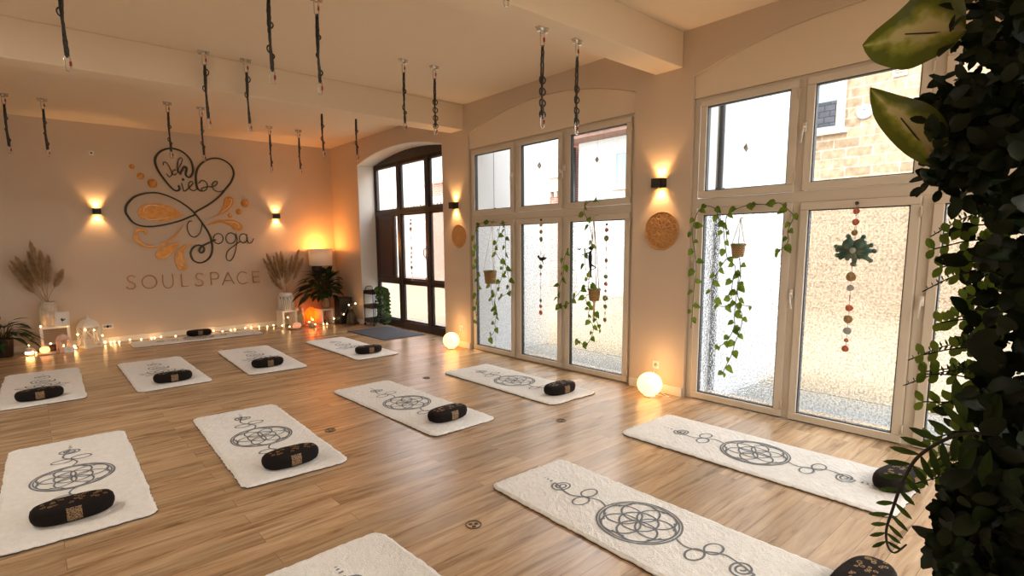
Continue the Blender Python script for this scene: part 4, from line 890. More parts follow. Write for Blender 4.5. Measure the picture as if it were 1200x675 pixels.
def figure(key, x, lab, nm, kind):
    y, z, r = GAR[key][0]; r = abs(r)
    t = thing(nm, lab, 'window ornament', (x, y, z)); m = MB()
    if kind == 'bird':
        m.tube([(0, -r*.9, r*.1), (0, -r*.3, .0), (0, r*.4, -.1*r), (0, r, r*.25)], [r*.08, r*.3, r*.28, r*.1], 10); m.ball((0, r*.9, r*.35), r*.22, 10)
        m.tube([(0, 0, 0), (0, -r*.6, r*.9)], [r*.22, r*.05], 6, flat=.4); m.tube([(0, .2*r, 0), (0, -r*.2, -r*.9)], [r*.16, r*.05], 6)
    else:
        m.tube([(0, -.1*r, -2.2*r), (0, 0, -.9*r), (0, .05*r, .2*r), (0, 0, r*.9)], [r*.06, r*.2, r*.26, r*.12], 10); m.ball((0, 0, r*1.25), r*.24, 10)
        m.tube([(0, 0, r*.7), (0, r*.7, r*.6), (0, r*1.6, r*.3)], [r*.1, r*.08, r*.04], 6); m.tube([(0, 0, r*.7), (0, -r*.4, r*1.3), (0, -.05*r, r*1.9)], [r*.1, r*.07, r*.04], 6)
        m.tube([(0, 0, -.8*r), (0, -r*.9, -r*1.2), (0, -.1*r, -r*1.6)], [r*.16, r*.1, r*.05], 6)
    m.build('figure', 'darkstem', t, True); MB().tube([(0, 0, r), (.01, 0, 1.79-z)], .0013, 5).build('thread', 'strap', t)
figure('bird', 4.84, 'tiny dark bird figure hanging in the centre bay of the middle window', 'bird_ornament', 'bird')
figure('dancer', 4.74, 'dark dancer figure hanging beside the macrame plant hanger', 'dancer_ornament', 'dancer')
figure('bird2', 4.84, 'very small dark bird left of the dancer figure', 'bird_ornament', 'bird')
for (y, z, r), lab in zip(GAR['crystals'], ['clear crystal drop hanging in the upper left pane of the nearest window', 'clear crystal drop in the upper centre pane of the middle window', 'clear crystal drop in the upper right pane of the middle window']):
    r = abs(r); t = thing('crystal_drop', lab, 'window ornament', (4.87, y, z), 0, 'crystal drops in the upper panes')
    MB().lathe([(1e-4, -r*1.3), (r*.8, -r*.2), (r*.8, r*.3), (1e-4, r*1.4)], n=8).build('crystal', 'crystal', t); MB().tube([(0, 0, r), (.02, 0, 2.79-z)], .001, 5).build('thread', 'strap', t)

# ================================================================== PLANTS AND PAMPAS ON THE FLOOR
def pampas(name, lab, x, y, z, plumes, vase_fn, seed):
    rnd = random.Random(seed); t = thing(name, lab, 'vase', (x, y, z)); h = vase_fn(t)
    for (dx, dz, dy, L_) in plumes:      # tip offset, plume length
        base = Vector((rnd.uniform(-.03, .03), rnd.uniform(-.03, .03), h-.05)); tip = Vector((dx, dy, dz)); ax = tip-base; ln = ax.length; ax.normalize()
        st = tip-ax*L_; bend = Vector((dx*.12, 0, 0))
        MB().tube([base, (base+st)/2+Vector((0, 0, .02)), st, tip-ax*.1*L_], [.004, .0035, .003, .002], 5).build('stalk', 'pampas', t, True)
        m = MB(); sd = ax.orthogonal().normalized(); s2 = ax.cross(sd)
        m.tube([st+ax*(L_*q) for q in (0, .15, .4, .7, .9, 1)], [.004, .018, .024, .019, .010, .002], 8)
        for i in range(460):
            q = rnd.random()**.8; p = st+ax*(L_*q*.92); a = rnd.uniform(0, 2*PI); o = sd*math.cos(a)+s2*math.sin(a)
            w_ = (.082*math.sin(PI*min(1, q*.8+.18)))*rnd.uniform(.6, 1.1)
            e = p+o*w_+ax*rnd.uniform(.04, .10)-Vector((0, 0, .015)); n_ = ax.cross(o)*.0042
            mid = (p+e)/2+o*.012
            m.add([p+n_, p-n_, mid+n_*.8, mid-n_*.8, e], [(0, 1, 3, 2), (2, 3, 4)])
        m.build('plume', 'pampas', t)
    return t
def vase_left(t):
    MB().lathe([(.10, 0), (.115, .01), (.118, .22), (.105, .31), (.09, .345), (.098, .37), (.085, .37), (.08, .33), (1e-4, .30)], n=32, wob=lambda a, z: 1+.012*math.sin(16*a)).build('vase_body', 'vase', t, True)
    m = MB()
    for i in range(14): a = 2*PI*i/14; m.ball((.112*math.cos(a), .112*math.sin(a), .285), .013, 8)
    for i in range(16): a = 2*PI*i/16; m.tube([(.12*math.cos(a), .12*math.sin(a), .03), (.121*math.cos(a), .121*math.sin(a), .21), (.112*math.cos(a+.15), .112*math.sin(a+.15), .26)], .004, 5)
    m.build('relief', 'vase', t, True); return .37
pampas('pampas_vase', 'tall cream vase of brown pampas grass on the white stool at the left', .15, 10.53, .3805,
 [(-.12, 1.27, -.05, .48), (-.02, 1.13, .02, .5), (-.30, 1.05, .0, .42), (-.38, .92, -.04, .48), (.06, 1.06, .03, .42), (.20, .82, -.03, .26), (-.2, .98, -.06, .4), (-.16, 1.12, .05, .46), (-.36, .99, .04, .45)], vase_left, 3)
def vase_right(t):
    MB().lathe([(.125, 0), (.13, .01), (.13, .27), (.115, .31), (.10, .325), (.09, .325), (.085, .29), (1e-4, .27)], n=32).build('vase_body', 'pearl', t, True)
    m = MB()
    for i in range(12):
        a = 2*PI*i/12; b = a+.18; R_ = .134
        m.tube([(R_*math.cos(a), R_*math.sin(a), .01), (R_*math.cos(a), R_*math.sin(a), .20), (R_*math.cos((a+b)/2), R_*math.sin((a+b)/2), .25), (R_*math.cos(b+.08), R_*math.sin(b+.08), .20), (R_*math.cos(b+.08), R_*math.sin(b+.08), .01)], .012, 6)
    m.lathe([(.132, .26), (.122, .31), (.106, .332), (.10, .332)], n=32); m.lathe([(.131, 0), (.139, .0), (.139, .02), (.131, .02)], n=32)
    m.build('white_cage', 'white', t, True); return .325
pampas('pampas_vase', 'ribbed white vase of tan pampas grass on the white stool near the lamp', 3.655, 10.36, .3305,
 [(-.36, .98, .0, .48), (-.28, 1.07, .06, .5), (-.10, 1.10, .08, .5), (-.20, 1.02, -.06, .46), (.02, .95, -.08, .46), (.18, 1.02, .05, .5), (.32, 1.14, .06, .5), (.36, .98, -.02, .46), (-.30, .72, -.05, .42), (.0, 1.10, .12, .4)], vase_right, 6)
def stool(x, y, wd, dp, h, lab, rz=0):
    t = thing('white_stool', lab, 'stool', (x, y, 0), rz, 'small white box stools')
    b = MB().box((-wd/2, -dp/2, h-.035), (wd/2, dp/2, h)); b.build('seat', 'white', t, bevel=.004)
    for s in (-1, 1): MB().box((s*wd/2-(.038 if s > 0 else 0), -dp/2, 0), (s*wd/2+(.038 if s < 0 else 0), dp/2, h-.034)).build('side_panel', 'white', t, bevel=.004)
stool(.19, 10.54, .36, .28, .38, 'white stool under the pampas vase at the left')
stool(3.655, 10.36, .29, .26, .33, 'white stool under the ribbed pampas vase', .1)
stool(3.92, 10.58, .22, .20, .32, 'white stool behind the glass bottle, between pampas vase and amber egg', .15)
stool(4.40, 10.34, .27, .26, .30, 'white stool under the small glass plant pot', .1)

def bushy(name, lab, x, y, z, pot_fn, R, n, L_, seed, m='leafdark', zc=.25, sq=.8):
    rnd = random.Random(seed); t = thing(name, lab, 'plant', (x, y, z)); h = pot_fn(t); st = MB(); lf = MB()
    for i in range(n):
        a = rnd.uniform(0, 2*PI); el = rnd.uniform(-.35, 1.2); rr = R*rnd.uniform(.45, 1)
        e = Vector((min(rr*math.cos(a)*math.cos(el), 4.50-x), min(rr*math.sin(a)*math.cos(el)*sq, 10.44-y), h+zc+rr*math.sin(el)*.75)); b = Vector((.03*math.cos(a), .03*math.sin(a), h-.03))
        mid = (b+e)/2+Vector((0, 0, .10*rr/R)); st.tube(smooth_path([b, mid, e], 4), .0035, 5)
        o = (e-b); o.z *= .3; o.z -= .35*o.length; lf.leaf(e, o, (0, 0, 1) if abs(o.z) < .8 else (math.cos(a), math.sin(a), .5), L_*rnd.uniform(.7, 1.2), L_*rnd.uniform(.35, .5), 'lance', curl=.35)
    st.build('stem', 'stem', t, True); lf.build('foliage', m, t, True); return t
def pot_plain(r, h, m, nm='pot'):
    def f(t): MB().lathe([(r*.75, 0), (r*.8, .005), (r, h-.02), (r*1.05, h-.015), (r*1.05, h), (r*.92, h), (r*.9, h-.03), (1e-4, h-.04)], n=26).build(nm, m, t, True); return h
    return f
bushy('potted_plant', 'dark leafy houseplant in a brown pot at the far left edge', -.40, 10.38, 0, pot_plain(.115, .27, 'darkdoor'), .33, 60, .20, 11, zc=.02)
def glass_pot(t):
    MB().lathe([(.06, 0), (.085, .03), (.092, .10), (.08, .19), (.085, .21), (.078, .21), (.074, .18), (1e-4, .12)], n=26).build('pot', 'amber2', t, True); return .2
M['amber2'] = mat('smoky_amber_glass_pot', (.38, .24, .12), .15)
bushy('potted_plant', 'large dark green leafy plant in a glass pot under the lamp', 4.43, 10.32, .3005, glass_pot, .52, 150, .26, 12, zc=.16, sq=.62)
# black plinth, cat, amber egg, bottle, tray and salt rock
t = thing('black_plinth', 'square black plinth box behind the cat figure', 'plinth', (4.68, 10.08, 0))
MB().box((-.13, -.13, 0), (.13, .13, .50)).build('plinth_box', 'black', t, bevel=.01); MB().box((-.14, -.14, .50), (.14, .14, .515)).build('plinth_top', 'black', t, bevel=.004)
t = thing('cat_figurine', 'seated grey bronze cat figure beside the black plinth', 'figurine', (4.70, 9.77, 0), -.5)
k = MB()
k.lathe([(1e-4, 0), (.10, .004), (.105, .05), (.095, .11), (.075, .18), (.055, .25), (.038, .29), (1e-4, .31)], (0, .03, 0), 20, sy=1.15)
k.tube([(-.035, -.08, .01), (-.036, -.065, .12), (-.03, -.02, .22)], [.02, .022, .04], 10); k.tube([(.035, -.08, .01), (.036, -.065, .12), (.03, -.02, .22)], [.02, .022, .04], 10)
k.ball((-.036, -.095, .016), .024, 10, sy=1.4, sz=.7); k.ball((.036, -.095, .016), .024, 10, sy=1.4, sz=.7)
k.ball((0, -.02, .33), .058, 18, sy=.95, sz=.9); k.ball((0, -.072, .315), .026, 12, sz=.8)
k.tube([(0, .13, .03), (.10, .12, .02), (.13, .03, .02), (.12, -.05, .02)], [.018, .017, .015, .01], 8)
for s in (-1, 1): k.tube([(s*.034, -.015, .365), (s*.042, -.015, .425)], [.024, .003], 6, flat=.5)
k.build('cat_body', 'stone', t, True)
t = thing('egg_candle_holder', 'open amber glass egg with a lit candle on the floor', 'candle holder', (4.15, 10.42, 0))
MB().lathe([(.05, 0), (.075, .015), (.115, .10), (.12, .17), (.105, .25), (.07, .31), (.02, .335)], n=32).build('glass_egg', 'amber', t, True)
MB().cyl((0, 0, .03), (0, 0, .085), .035, 20).build('candle', 'paperwhite', t); MB().lathe([(1e-4, .088), (.012, .105), (.008, .13), (1e-4, .15)], n=10).build('flame', 'flame', t, True); point(t, (0, 0, .2), 1.0, (1, .42, .12), .03)
t = thing('glass_bottle', 'pale green glass bottle with round stopper before the white stool', 'bottle', (3.87, 10.24, 0))
MB().lathe([(.05, 0), (.062, .01), (.064, .16), (.05, .22), (.022, .26), (.022, .32), (.03, .325)], n=26).build('bottle_body', 'bottle', t, True); MB().ball((0, 0, .355), .034, 16).build('stopper', 'bottle', t, True)
t = thing('round_tray', 'round dark tray on the floor before the ribbed vase stool', 'tray', (3.68, 10.06, 0))
MB().lathe([(1e-4, 0), (.14, 0), (.155, .02), (.148, .022), (.135, .008), (1e-4, .007)], n=36).build('tray', 'amber2', t, True)
o = MB().lathe([(1e-4, .0), (.065, .005), (.082, .04), (.07, .085), (.045, .10), (1e-4, .10)], n=9, wob=lambda a, z: 1+.12*math.sin(3*a+z*30)).build('salt_rock', 'pinkrock', None); o.location = (3.72, 10.05, .009)
tag(o, 'glowing pink salt rock candle holder on the round tray', 'candle holder')
t = thing('flower_candle_holder', 'cream ceramic flower holder on the floor before the amber egg', 'candle holder', (4.02, 10.10, 0)); m = MB()
for i in range(9):
    a = 2*PI*i/9; m.leaf((.02*math.cos(a), .02*math.sin(a), .03), (math.cos(a), math.sin(a), .9), (-math.cos(a), -math.sin(a), .6), .10, .06, 'round')
    m.leaf((.02*math.cos(a+.3), .02*math.sin(a+.3), .02), (math.cos(a+.3), math.sin(a+.3), .3), (0, 0, 1), .09, .06, 'round')
m.build('petals', 'vase', t, True); MB().lathe([(.04, 0), (.05, .01), (.03, .035), (1e-4, .04)], n=20).build('base', 'vase', t, True)
t = thing('buddha_figurine', 'tiny amber seated figure under the plant pot stool', 'figurine', (4.42, 10.30, 0))
k = MB(); k.ball((0, 0, .03), .04, 14, sz=.7); k.ball((0, .005, .07), .027, 12, sz=1.2); k.ball((0, 0, .115), .018, 12); k.build('figure', 'amber2', t, True)
# floor lamp with white drum shade
t = thing('floor_lamp', 'lamp with white drum shade and visible warm filament in the back corner', 'lamp', (4.44, 10.50, 0))
MB().lathe([(.14, 0), (.14, .015), (.03, .03), (.012, .05)], n=32).build('base', 'black', t, True); MB().cyl((0, 0, .03), (0, 0, 1.20), .011, 12).build('pole', 'black', t, True)
MB().lathe([(.03, .86), (.06, .90), (.065, .98), (.095, 1.06), (.10, 1.14), (.03, 1.145)], (-.10, -.04, 0), 20).build('cup_holder', 'black', t, True)
MB().lathe([(.225, 1.145), (.225, 1.475)], n=48).build('lamp_shade', 'shade', t, True)
bpy.data.objects['lamp_shade'].modifiers.new('solid', 'SOLIDIFY').thickness = .003
m = MB(); m.tube([(.2245*math.cos(2*PI*i/40), .2245*math.sin(2*PI*i/40), 1.145) for i in range(40)], .004, 6, True); m.tube([(.2245*math.cos(2*PI*i/40), .2245*math.sin(2*PI*i/40), 1.475) for i in range(40)], .004, 6, True)
for i in range(3): a = 2*PI*i/3; m.cyl((0, 0, 1.19), (.224*math.cos(a), .224*math.sin(a), 1.16), .003, 6)
m.build('shade_ring', 'steel', t, True)
MB().lathe([(.012, 1.20), (.02, 1.24), (.032, 1.30), (.030, 1.36), (.014, 1.41), (1e-4, 1.42)], n=16).build('bulb', 'filament', t, True); point(t, (0, 0, 1.50), 16, (1, .33, .06), .05)
# three tier trolley with trailing ivy
t = thing('black_trolley', 'small black three-tier metal trolley in the door recess', 'trolley', (4.99, 9.38, 0), .1)
for z in (.07, .34, .61):
    m = MB(); m.box((-.13, -.16, z), (.13, .16, z+.008)); frame_ring_h = [((-.13, -.16), (.13, -.153)), ((-.13, .153), (.13, .16)), ((-.13, -.16), (-.123, .16)), ((.123, -.16), (.13, .16))]
    for (a, b), (c, e) in frame_ring_h: m.box((a, b, z), (c, e, z+.07))
    m.build('tier', 'black', t, bevel=.003)
for sx in (-1, 1):
    for sy in (-1, 1): MB().cyl((sx*.118, sy*.148, .03), (sx*.118, sy*.148, .66), .008, 8).build('post', 'black', t, True); MB().lathe([(.02, -.01), (.025, 0), (.02, .01)], (0, 0, 0), 14).build('castor', 'black', t, True, loc=(sx*.118, sy*.148, .027)).rotation_euler = (PI/2, 0, 0)
for s in (-1, 1): MB().tube(smooth_path([(-.08, s*.155, .67), (-.07, s*.155, .73), (0, s*.155, .755), (.07, s*.155, .73), (.08, s*.155, .67)], 5), .007, 8).build('handle', 'black', t, True)
t = thing('ivy_plant', 'bushy trailing ivy spilling down the front of the black trolley', 'plant', (5.02, 9.24, .619)); rnd = random.Random(2)
MB().lathe([(.06, 0), (.07, .07), (.075, .075), (.06, .08), (1e-4, .07)], n=20).build('pot', 'paperwhite', t, True)
st = MB(); lf = MB()
for i in range(26):
    a = rnd.uniform(-PI*.98, PI*.25); w_ = rnd.uniform(.08, .16); dn = rnd.uniform(.1, .56); pts = smooth_path([(0, 0, .06), (w_*.6*math.cos(a), w_*.6*math.sin(a)-.04, .11), (w_*math.cos(a)*.8, w_*math.sin(a)-.12, -.02), (w_*math.cos(a)*.8, w_*math.sin(a)-.13, -dn)], 8)
    st.tube(pts, .0025, 5)
    for p in pts[4::1]:
        for _ in range(2):
            d_ = Vector((rnd.uniform(-1, 1), rnd.uniform(-1, .3), rnd.uniform(-.9, .2))); lf.leaf(p, d_, (-.5+rnd.uniform(-.4, .4), -1, rnd.uniform(0, .6)), rnd.uniform(.035, .055), rnd.uniform(.03, .045), 'heart')
st.build('stem', 'stem', t, True); lf.build('foliage', 'ivy', t, True)
# ------------------------------------------------------------------ lanterns, pumpkin, frame, card at the left
def lantern(x, y, s, h, lab, m, rz, candle=True, name='lantern', door=True):
    t = thing(name, lab, 'lantern', (x, y, 0), rz); f = MB(); a = s/2; bh = h*.64; w_ = s*.07
    f.box((-a*1.08, -a*1.08, 0), (a*1.08, a*1.08, h*.05)); f.box((-a*1.08, -a*1.08, bh), (a*1.08, a*1.08, bh+h*.045))
    for sx in (-1, 1):
        for sy in (-1, 1): f.box((sx*a-w_, sy*a-w_, h*.05), (sx*a+w_, sy*a+w_, bh))
    f.build('frame', m, t, bevel=.002); b = MB()
    for sx, sy in ((0, -1), (0, 1), (-1, 0), (1, 0)):
        P = lambda u, z: (u if sx == 0 else sx*a, u if sx else sy*a, z)
        b.tube([P(-a, h*.06), P(a, bh*.98)], w_*.5, 6); b.tube([P(a, h*.06), P(-a, bh*.98)], w_*.5, 6)
    b.build('cross_bars', m, t, True)
    r = MB(); prof = [(1.5*a, bh+h*.045), (1.38*a, bh+h*.10), (1.05*a, bh+h*.19), (.55*a, bh+h*.255), (.28*a, bh+h*.27), (.26*a, bh+h*.30), (1e-4, bh+h*.305)]
    r.lathe(prof, n=4, rz=PI/4); r.build('roof', m, t, bevel=.002)
    k = MB(); oval_ring(k, (0, 0, bh+h*.33), h*.025, h*.035, h*.008); k.build('hanging_ring', m, t, True)
    if candle:
        MB().cyl((0, 0, h*.05), (0, 0, h*.27), a*.5, 20).build('candle', 'paperwhite', t); MB().lathe([(1e-4, h*.275), (a*.12, h*.31), (a*.07, h*.36), (1e-4, h*.42)], n=10).build('flame', 'flame', t, True)
lantern(.60, 10.47, .21, .50, 'white metal lantern with domed roof and crossed bars beside the wall socket', 'white', .35, False)
lantern(.27, 10.28, .13, .29, 'small blush lantern with a lit candle before the white stool', 'blush', .25)
t = thing('picture_frame', 'white frame with a small dark plant drawing leaning on the pampas vase', 'picture frame', (.285, 10.352, .3815), -.15)
fr = MB(); f3 = lambda a, b, d: (a, d+b*.30, b*.955)
for q in ([(-.085, 0), (.085, 0), (.085, .018), (-.085, .018)], [(-.085, .202), (.085, .202), (.085, .22), (-.085, .22)], [(-.085, .018), (-.067, .018), (-.067, .202), (-.085, .202)], [(.067, .018), (.085, .018), (.085, .202), (.067, .202)]): fr.prism(q, f3, -.012, 0)
fr.build('frame', 'white', t); MB().prism([(-.068, .017), (.068, .017), (.068, .203), (-.068, .203)], f3, -.006, 0).build('picture', 'paperwhite', t)
dr = MB(); rnd = random.Random(9)
for i in range(9): a = rnd.uniform(.3, 2.8); l = rnd.uniform(.02, .05); dr.ribbon([(0, .08), (l*math.cos(a), .09+l*math.sin(a)*.9)], .010, lambda p, q: f3(p, q, -.0075))
dr.ribbon([(0, .05), (0, .10)], .005, lambda p, q: f3(p, q, -.0075)); dr.build('drawing', 'gasket', t)
t = thing('sign_card', 'small white card with handwritten lines standing before the blush lantern', 'card', (.325, 10.165, 0), -.1)
MB().prism([(-.055, 0), (.055, 0), (.055, .085), (-.055, .085)], lambda a, b, d: (a, d+b*.25, b), -.004, 0).build('card', 'paperwhite', t)
w_ = MB()
for i, (a0, a1) in enumerate(((-.04, .01), (-.035, .04), (-.02, .03))): w_.ribbon(sp2([(a0+(a1-a0)*q/8, .065-.02*i+.004*(-1)**q) for q in range(9)], 3), .002, lambda p, q: (p, -.0048+q*.25, q))
w_.build('handwriting', 'gasket', t)
def pumpkin(x, y, r, lab, m, z=.0):
    t = thing('pumpkin_light', lab, 'pumpkin', (x, y, z)); MB().lathe([(1e-4, 0), (r*.6, .005), (r*.98, r*.45), (r, r*.8), (r*.8, r*1.25), (r*.35, r*1.42), (1e-4, r*1.35)], n=48, wob=lambda a, zz: 1-.09*abs(math.cos(4*a))).build('shell', m, t, True)
    MB().tube([(0, 0, r*1.33), (.004, 0, r*1.6), (.014, 0, r*1.75)], [r*.12, r*.09, r*.07], 8).build('stalk', 'vase', t, True)
pumpkin(.045, 10.26, .066, 'small glowing orange pumpkin light on a round wooden dish', 'pumpkin', .017)
t = thing('wooden_dish', 'round pale dish under the glowing pumpkin', 'dish', (.07, 10.25, 0)); MB().lathe([(1e-4, 0), (.11, 0), (.13, .012), (.125, .018), (1e-4, .015)], n=36).build('dish', 'vase', t, True)
t = thing('ceramic_tealight', 'cream ribbed ceramic tealight house left of the pumpkin', 'candle holder', (-.13, 10.28, 0))
MB().lathe([(.055, 0), (.062, .01), (.066, .06), (.055, .10), (.02, .115), (1e-4, .118)], n=36, wob=lambda a, z: 1+.05*math.cos(10*a)).build('holder_body', 'vase', t, True)
m = MB()
for i in range(5): a = -2.2+i*.32; m.ball((.064*math.cos(a), .064*math.sin(a), .045), .011, 8, sz=1.8)
m.build('window_holes', 'flame', t, True)
t = thing('tealight', 'small lit tealight behind the blush lantern', 'candle', (.40, 10.42, 0)); MB().cyl((0, 0, 0), (0, 0, .03), .022, 16).build('cup', 'steel', t); MB().ball((0, 0, .045), .014, 10, sz=1.5).build('flame', 'flame', t, True)
t = thing('round_candle_pot', 'dark round candle pot between pumpkin and blush lantern', 'candle holder', (.155, 10.40, 0)); MB().lathe([(.04, 0), (.065, .03), (.068, .07), (.05, .105), (.045, .105), (.04, .08), (1e-4, .05)], n=24).build('pot', 'redpanel', t, True)
# fairy lights
def fairy(lab, pts, loc=(0, 0, 0)):
    t = thing('fairy_lights', lab, 'string lights', pts[0]); o = Vector(pts[0])
    MB().tube([p-o for p in smooth_path(pts, 5)], .0014, 5).build('wire', 'cord', t, True)
    b0 = None
    for p in pts:
        if b0 is None: b0 = MB().ball((0, 0, 0), .012, 12).build('bulb', 'bulb', t, True); b = b0
        else: b = b0.copy(); C.objects.link(b); b.parent = t
        b.location = Vector(p)-o
    for i in range(2, len(pts), 5): point(t, (pts[i][0]-o.x, pts[i][1]-o.y-.03, pts[i][2]-o.z+.04), .10, (1, .5, .18), .03)
rnd = random.Random(1)
px = [.80, .88, .93, .99, 1.14, 1.30, 1.45, 1.50, 1.58, 1.80, 2.02, 2.30, 2.42, 2.55, 2.70, 2.78, 2.95, 3.08, 3.22, 3.34, 3.46]
fairy('warm fairy lights lying along the baseboard behind the lengthwise mat', [(x, 10.62+rnd.uniform(-.06, .05), .02+(.0 if i % 4 else .012)) for i, x in enumerate(px)])
fairy('warm fairy lights draped over the left white stool, lantern and candle holders', [(-.13, 10.26, .15), (-.06, 10.36, .02), (.03, 10.39, .40), (.12, 10.385, .13), (.25, 10.385, .395), (.345, 10.39, .385), (.37, 10.33, .03), (.41, 10.26, .04), (.45, 10.30, .24), (.55, 10.30, .30), (.66, 10.34, .28), (.74, 10.45, .14), (.77, 10.50, .16), (.80, 10.55, .05)])
fairy('warm fairy lights among the right-hand stools, plinth and cat figure', [(3.50, 10.2, .06), (3.60, 10.10, .04), (3.60, 10.17, .21), (3.70, 10.13, .05), (3.96, 10.05, .10), (4.02, 10.02, .14), (4.05, 9.98, .05), (4.24, 10.05, .03), (4.30, 10.02, .03), (4.50, 10.14, .10), (4.60, 9.90, .20), (4.62, 9.70, .40), (4.74, 9.66, .42)])

# ================================================================== ARTIFICIAL PLANT WALL AT THE RIGHT
t = thing('plant_wall', 'dense dark artificial plant wall filling the right edge of the photo', 'plant wall', (1.10, -.45, 0))
o3 = Vector((1.10, -.45, 0))
b = MB(); b.box((0.02, -.60, .02), (.06, .52, 2.45)); b.box((-.02, -.60, 0), (.10, .52, .03)); b.build('backing_board', 'darkstem', t, bevel=.004)
rnd = random.Random(21)
def clump(mb, n, yl, zl, xl, L_, Wd, shape, side=True):
    for _ in range(n):
        p = Vector((rnd.uniform(*xl), rnd.uniform(*yl), rnd.uniform(*zl)))-o3
        d = Vector((-rnd.uniform(.0, .9), rnd.uniform(-.9, .9), rnd.uniform(-.8, 1))); nr = Vector((-1, rnd.uniform(-.8, .8), rnd.uniform(-.5, 1)))
        l = L_*rnd.uniform(.6, 1.25); mb.leaf(p, d, nr, l, l*Wd, shape, curl=rnd.uniform(.05, .4))
YL = (-1.02, .085)
m = MB()
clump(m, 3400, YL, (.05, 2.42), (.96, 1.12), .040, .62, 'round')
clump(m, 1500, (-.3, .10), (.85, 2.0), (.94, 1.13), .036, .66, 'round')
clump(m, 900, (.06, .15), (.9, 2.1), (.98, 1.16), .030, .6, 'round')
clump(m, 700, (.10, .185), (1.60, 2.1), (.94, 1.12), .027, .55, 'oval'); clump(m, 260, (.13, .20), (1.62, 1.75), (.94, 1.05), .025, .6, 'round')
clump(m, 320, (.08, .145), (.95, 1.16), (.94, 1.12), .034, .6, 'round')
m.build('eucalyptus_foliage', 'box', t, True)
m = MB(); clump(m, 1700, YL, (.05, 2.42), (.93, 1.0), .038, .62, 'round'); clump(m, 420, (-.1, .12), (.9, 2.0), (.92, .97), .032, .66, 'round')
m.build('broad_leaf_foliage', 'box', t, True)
# many thin twigs
m = MB()
for _ in range(260):
    y = rnd.uniform(-.9, .10); z = rnd.uniform(.2, 2.3); p = Vector((1.08, y, z))-o3; d = Vector((-rnd.uniform(.05, .16), rnd.uniform(-.05, .10), rnd.uniform(-.08, .12)))
    m.tube([p, p+d*.5+Vector((0, 0, .01)), p+d], .0016, 5)
m.build('twigs', 'darkstem', t, True)
# light sprigs at the left edge, before the window
lm = MB(); tw = MB(); fm = MB()
for i in range(17):
    z = 1.20+.022*i+rnd.uniform(-.01, .01); y0_ = .10; p0 = Vector((1.05, y0_, z))-o3; e = Vector((1.0+rnd.uniform(-.05, .05), .165+rnd.uniform(-.015, .022), z+rnd.uniform(-.03, .03)))-o3
    if 1.57 > z: 
        pts = smooth_path([p0, (p0+e)/2+Vector((0, 0, .012)), e], 5); tw.tube(pts, .0011, 5)
        for q in pts[2::2]:
            for s in (1, -1): lm.leaf(q, (rnd.uniform(-.3, .3), .5, s*.8), (-1, 0, .1), .018, .011, 'oval')
lm.build('lime_sprigs', 'lime', t, True)
def fern(p0, p1, n, L_, m):
    a, b_ = Vector(p0)-o3, Vector(p1)-o3; pts = smooth_path([a, (a+b_)/2+Vector((0, 0, .008)), b_], 8); tw.tube(pts, .0009, 5)
    for i in range(2, n):
        q = a+(b_-a)*(i/n)+Vector((0, 0, .008*4*(i/n)*(1-i/n))); l = L_*(1-.75*i/n)
        for s in (1, -1): m.leaf(q, (0, .5*(1 if b_.y > a.y else -1), s*1.0), (-1, 0, 0), l, l*.32, 'lance')
for (z, y1_) in ((1.57, .192), (1.49, .195), (1.385, .205), (1.345, .208)):
    fern((1.03, .12, z+.02), (1.0, y1_, z-.018), 14, .015, fm)
for (z, dy) in ((1.215, .16), (1.15, .162), (1.12, .165)): fern((1.04, .10, z+.02), (1.0, dy, z-.02), 12, .014, fm)
# long arching frond low down
FR = [(.095, 1.293), (.129, 1.284), (.155, 1.262), (.174, 1.235), (.186, 1.195), (.193, 1.155), (.197, 1.125), (.193, 1.103), (.183, 1.098), (.170, 1.118)]
fp = [p-o3 for p in smooth_path([(.95-.004*i, y, z) for i, (y, z) in enumerate(FR)], 6)]
tw.tube(fp, [.0030-.0018*i/len(fp) for i in range(len(fp))], 6)
tw.build('thin_stems', 'darkstem', t, True); fm.build('fern_sprigs', 'boxlight', t, True)
fr = MB(); n = len(fp)
for i in range(4, int(n*.78), 3):
    q = fp[i]; tg = (fp[i+1]-fp[i-1]).normalized(); sd = tg.cross(Vector((1, 0, 0))).normalized(); u = i/n; l = .044-.030*u
    for s in (1, -1): fr.leaf(q, sd*s*.9+tg*.55, (-1, .1*s, .1), l*rnd.uniform(.85, 1.15), l*.27, 'oval', curl=.1)
for (y, z, l, dy, dz) in [(.125, 1.30, .062, .3, 1), (.108, 1.305, .06, -.1, 1), (.095, 1.30, .055, .1, 1), (.112, 1.275, .055, .3, -1), (.098, 1.27, .055, .1, -1)]:
    fr.leaf(Vector((.95, y, z))-o3, (0, dy, dz), (-1, .2, .1), l, l*.28, 'oval', curl=.1)
fr.build('arching_frond', 'boxlight', t, True)
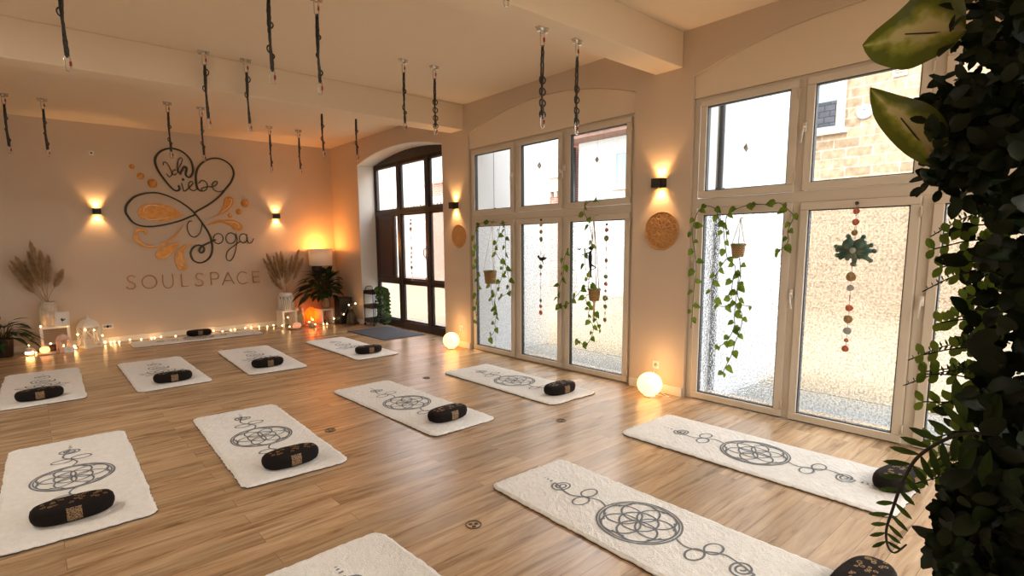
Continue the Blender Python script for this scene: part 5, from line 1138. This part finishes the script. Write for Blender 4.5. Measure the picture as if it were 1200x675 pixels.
# two variegated leaves
def varie():
    m, n_, p = nt('variegated_leaf'); L = n_.links.new; N = n_.nodes.new
    at = N('ShaderNodeAttribute'); at.attribute_name = 'rib'; tc = N('ShaderNodeTexCoord'); t_ = N('ShaderNodeTexNoise'); t_.inputs['Scale'].default_value = 60; t_.inputs['Detail'].default_value = 4; L(tc.outputs['Object'], t_.inputs['Vector'])
    ad = N('ShaderNodeMath'); ad.operation = 'MULTIPLY_ADD'; ad.inputs[1].default_value = .55; L(t_.outputs['Fac'], ad.inputs[0]); L(at.outputs['Fac'], ad.inputs[2])
    r = N('ShaderNodeValToRGB'); e = r.color_ramp.elements; e[0].position = .42; e[0].color = (.50, .44, .20, 1); e[1].position = .80; e[1].color = (.10, .12, .010, 1); k_ = e.new(.58); k_.color = (.26, .27, .04, 1)
    L(ad.outputs[0], r.inputs[0]); L(r.outputs[0], p.inputs['Base Color']); tl = N('ShaderNodeBsdfTranslucent'); L(r.outputs[0], tl.inputs[0]); x = N('ShaderNodeMixShader'); x.inputs[0].default_value = .5
    L(p.outputs[0], x.inputs[1]); L(tl.outputs[0], x.inputs[2]); L(x.outputs[0], n_.nodes['Material Output'].inputs[0]); p.inputs['Roughness'].default_value = .4; return m
M['varie'] = varie()
def big_leaf(base, tip, wd, lab):
    a, b_ = Vector(base)-o3, Vector(tip)-o3; ax = b_-a; L_ = ax.length; ax.normalize(); nr = Vector((-1, 0, .15)); sd = ax.cross(nr).normalized(); nr = sd.cross(ax)
    NU, NV = 18, 10; vs = []; fs = []; rib = []
    for i in range(NU+1):
        u = i/NU; w_ = wd/2*(math.sin(PI*u**.78)**.85 if 0 < u < 1 else 0)+.0004; w_ *= (1-.15*u)
        for j in range(NV+1):
            v = j/NV*2-1; c = a+ax*(L_*u)+sd*(w_*v+.006*math.sin(u*5))+nr*(.012*abs(v)*(w_/wd*2)+.004*math.sin(u*14+v)*abs(v)-.02*u*u)
            vs.append(c); rib.append(abs(v)*.75+.25*abs(u-.42)*1.6)
    for i in range(NU):
        for j in range(NV): fs.append((i*(NV+1)+j, i*(NV+1)+j+1, (i+1)*(NV+1)+j+1, (i+1)*(NV+1)+j))
    o = MB().add(vs, fs).build('variegated_leaf', 'varie', t, True); at = o.data.attributes.new('rib', 'FLOAT', 'POINT')
    for i, v in enumerate(rib): at.data[i].value = v
    MB().tube([a-ax*.03-nr*.002, a+ax*L_*.55], [.0018, .0008], 6).build('leaf_stalk', 'darkstem', o, True); o['label'] = lab
big_leaf((.95, .165, 1.815), (.95, .284, 1.842), .115, 'upper yellow green variegated leaf')
big_leaf((.95, .180, 1.648), (.95, .266, 1.775), .062, 'lower yellow green variegated leaf')
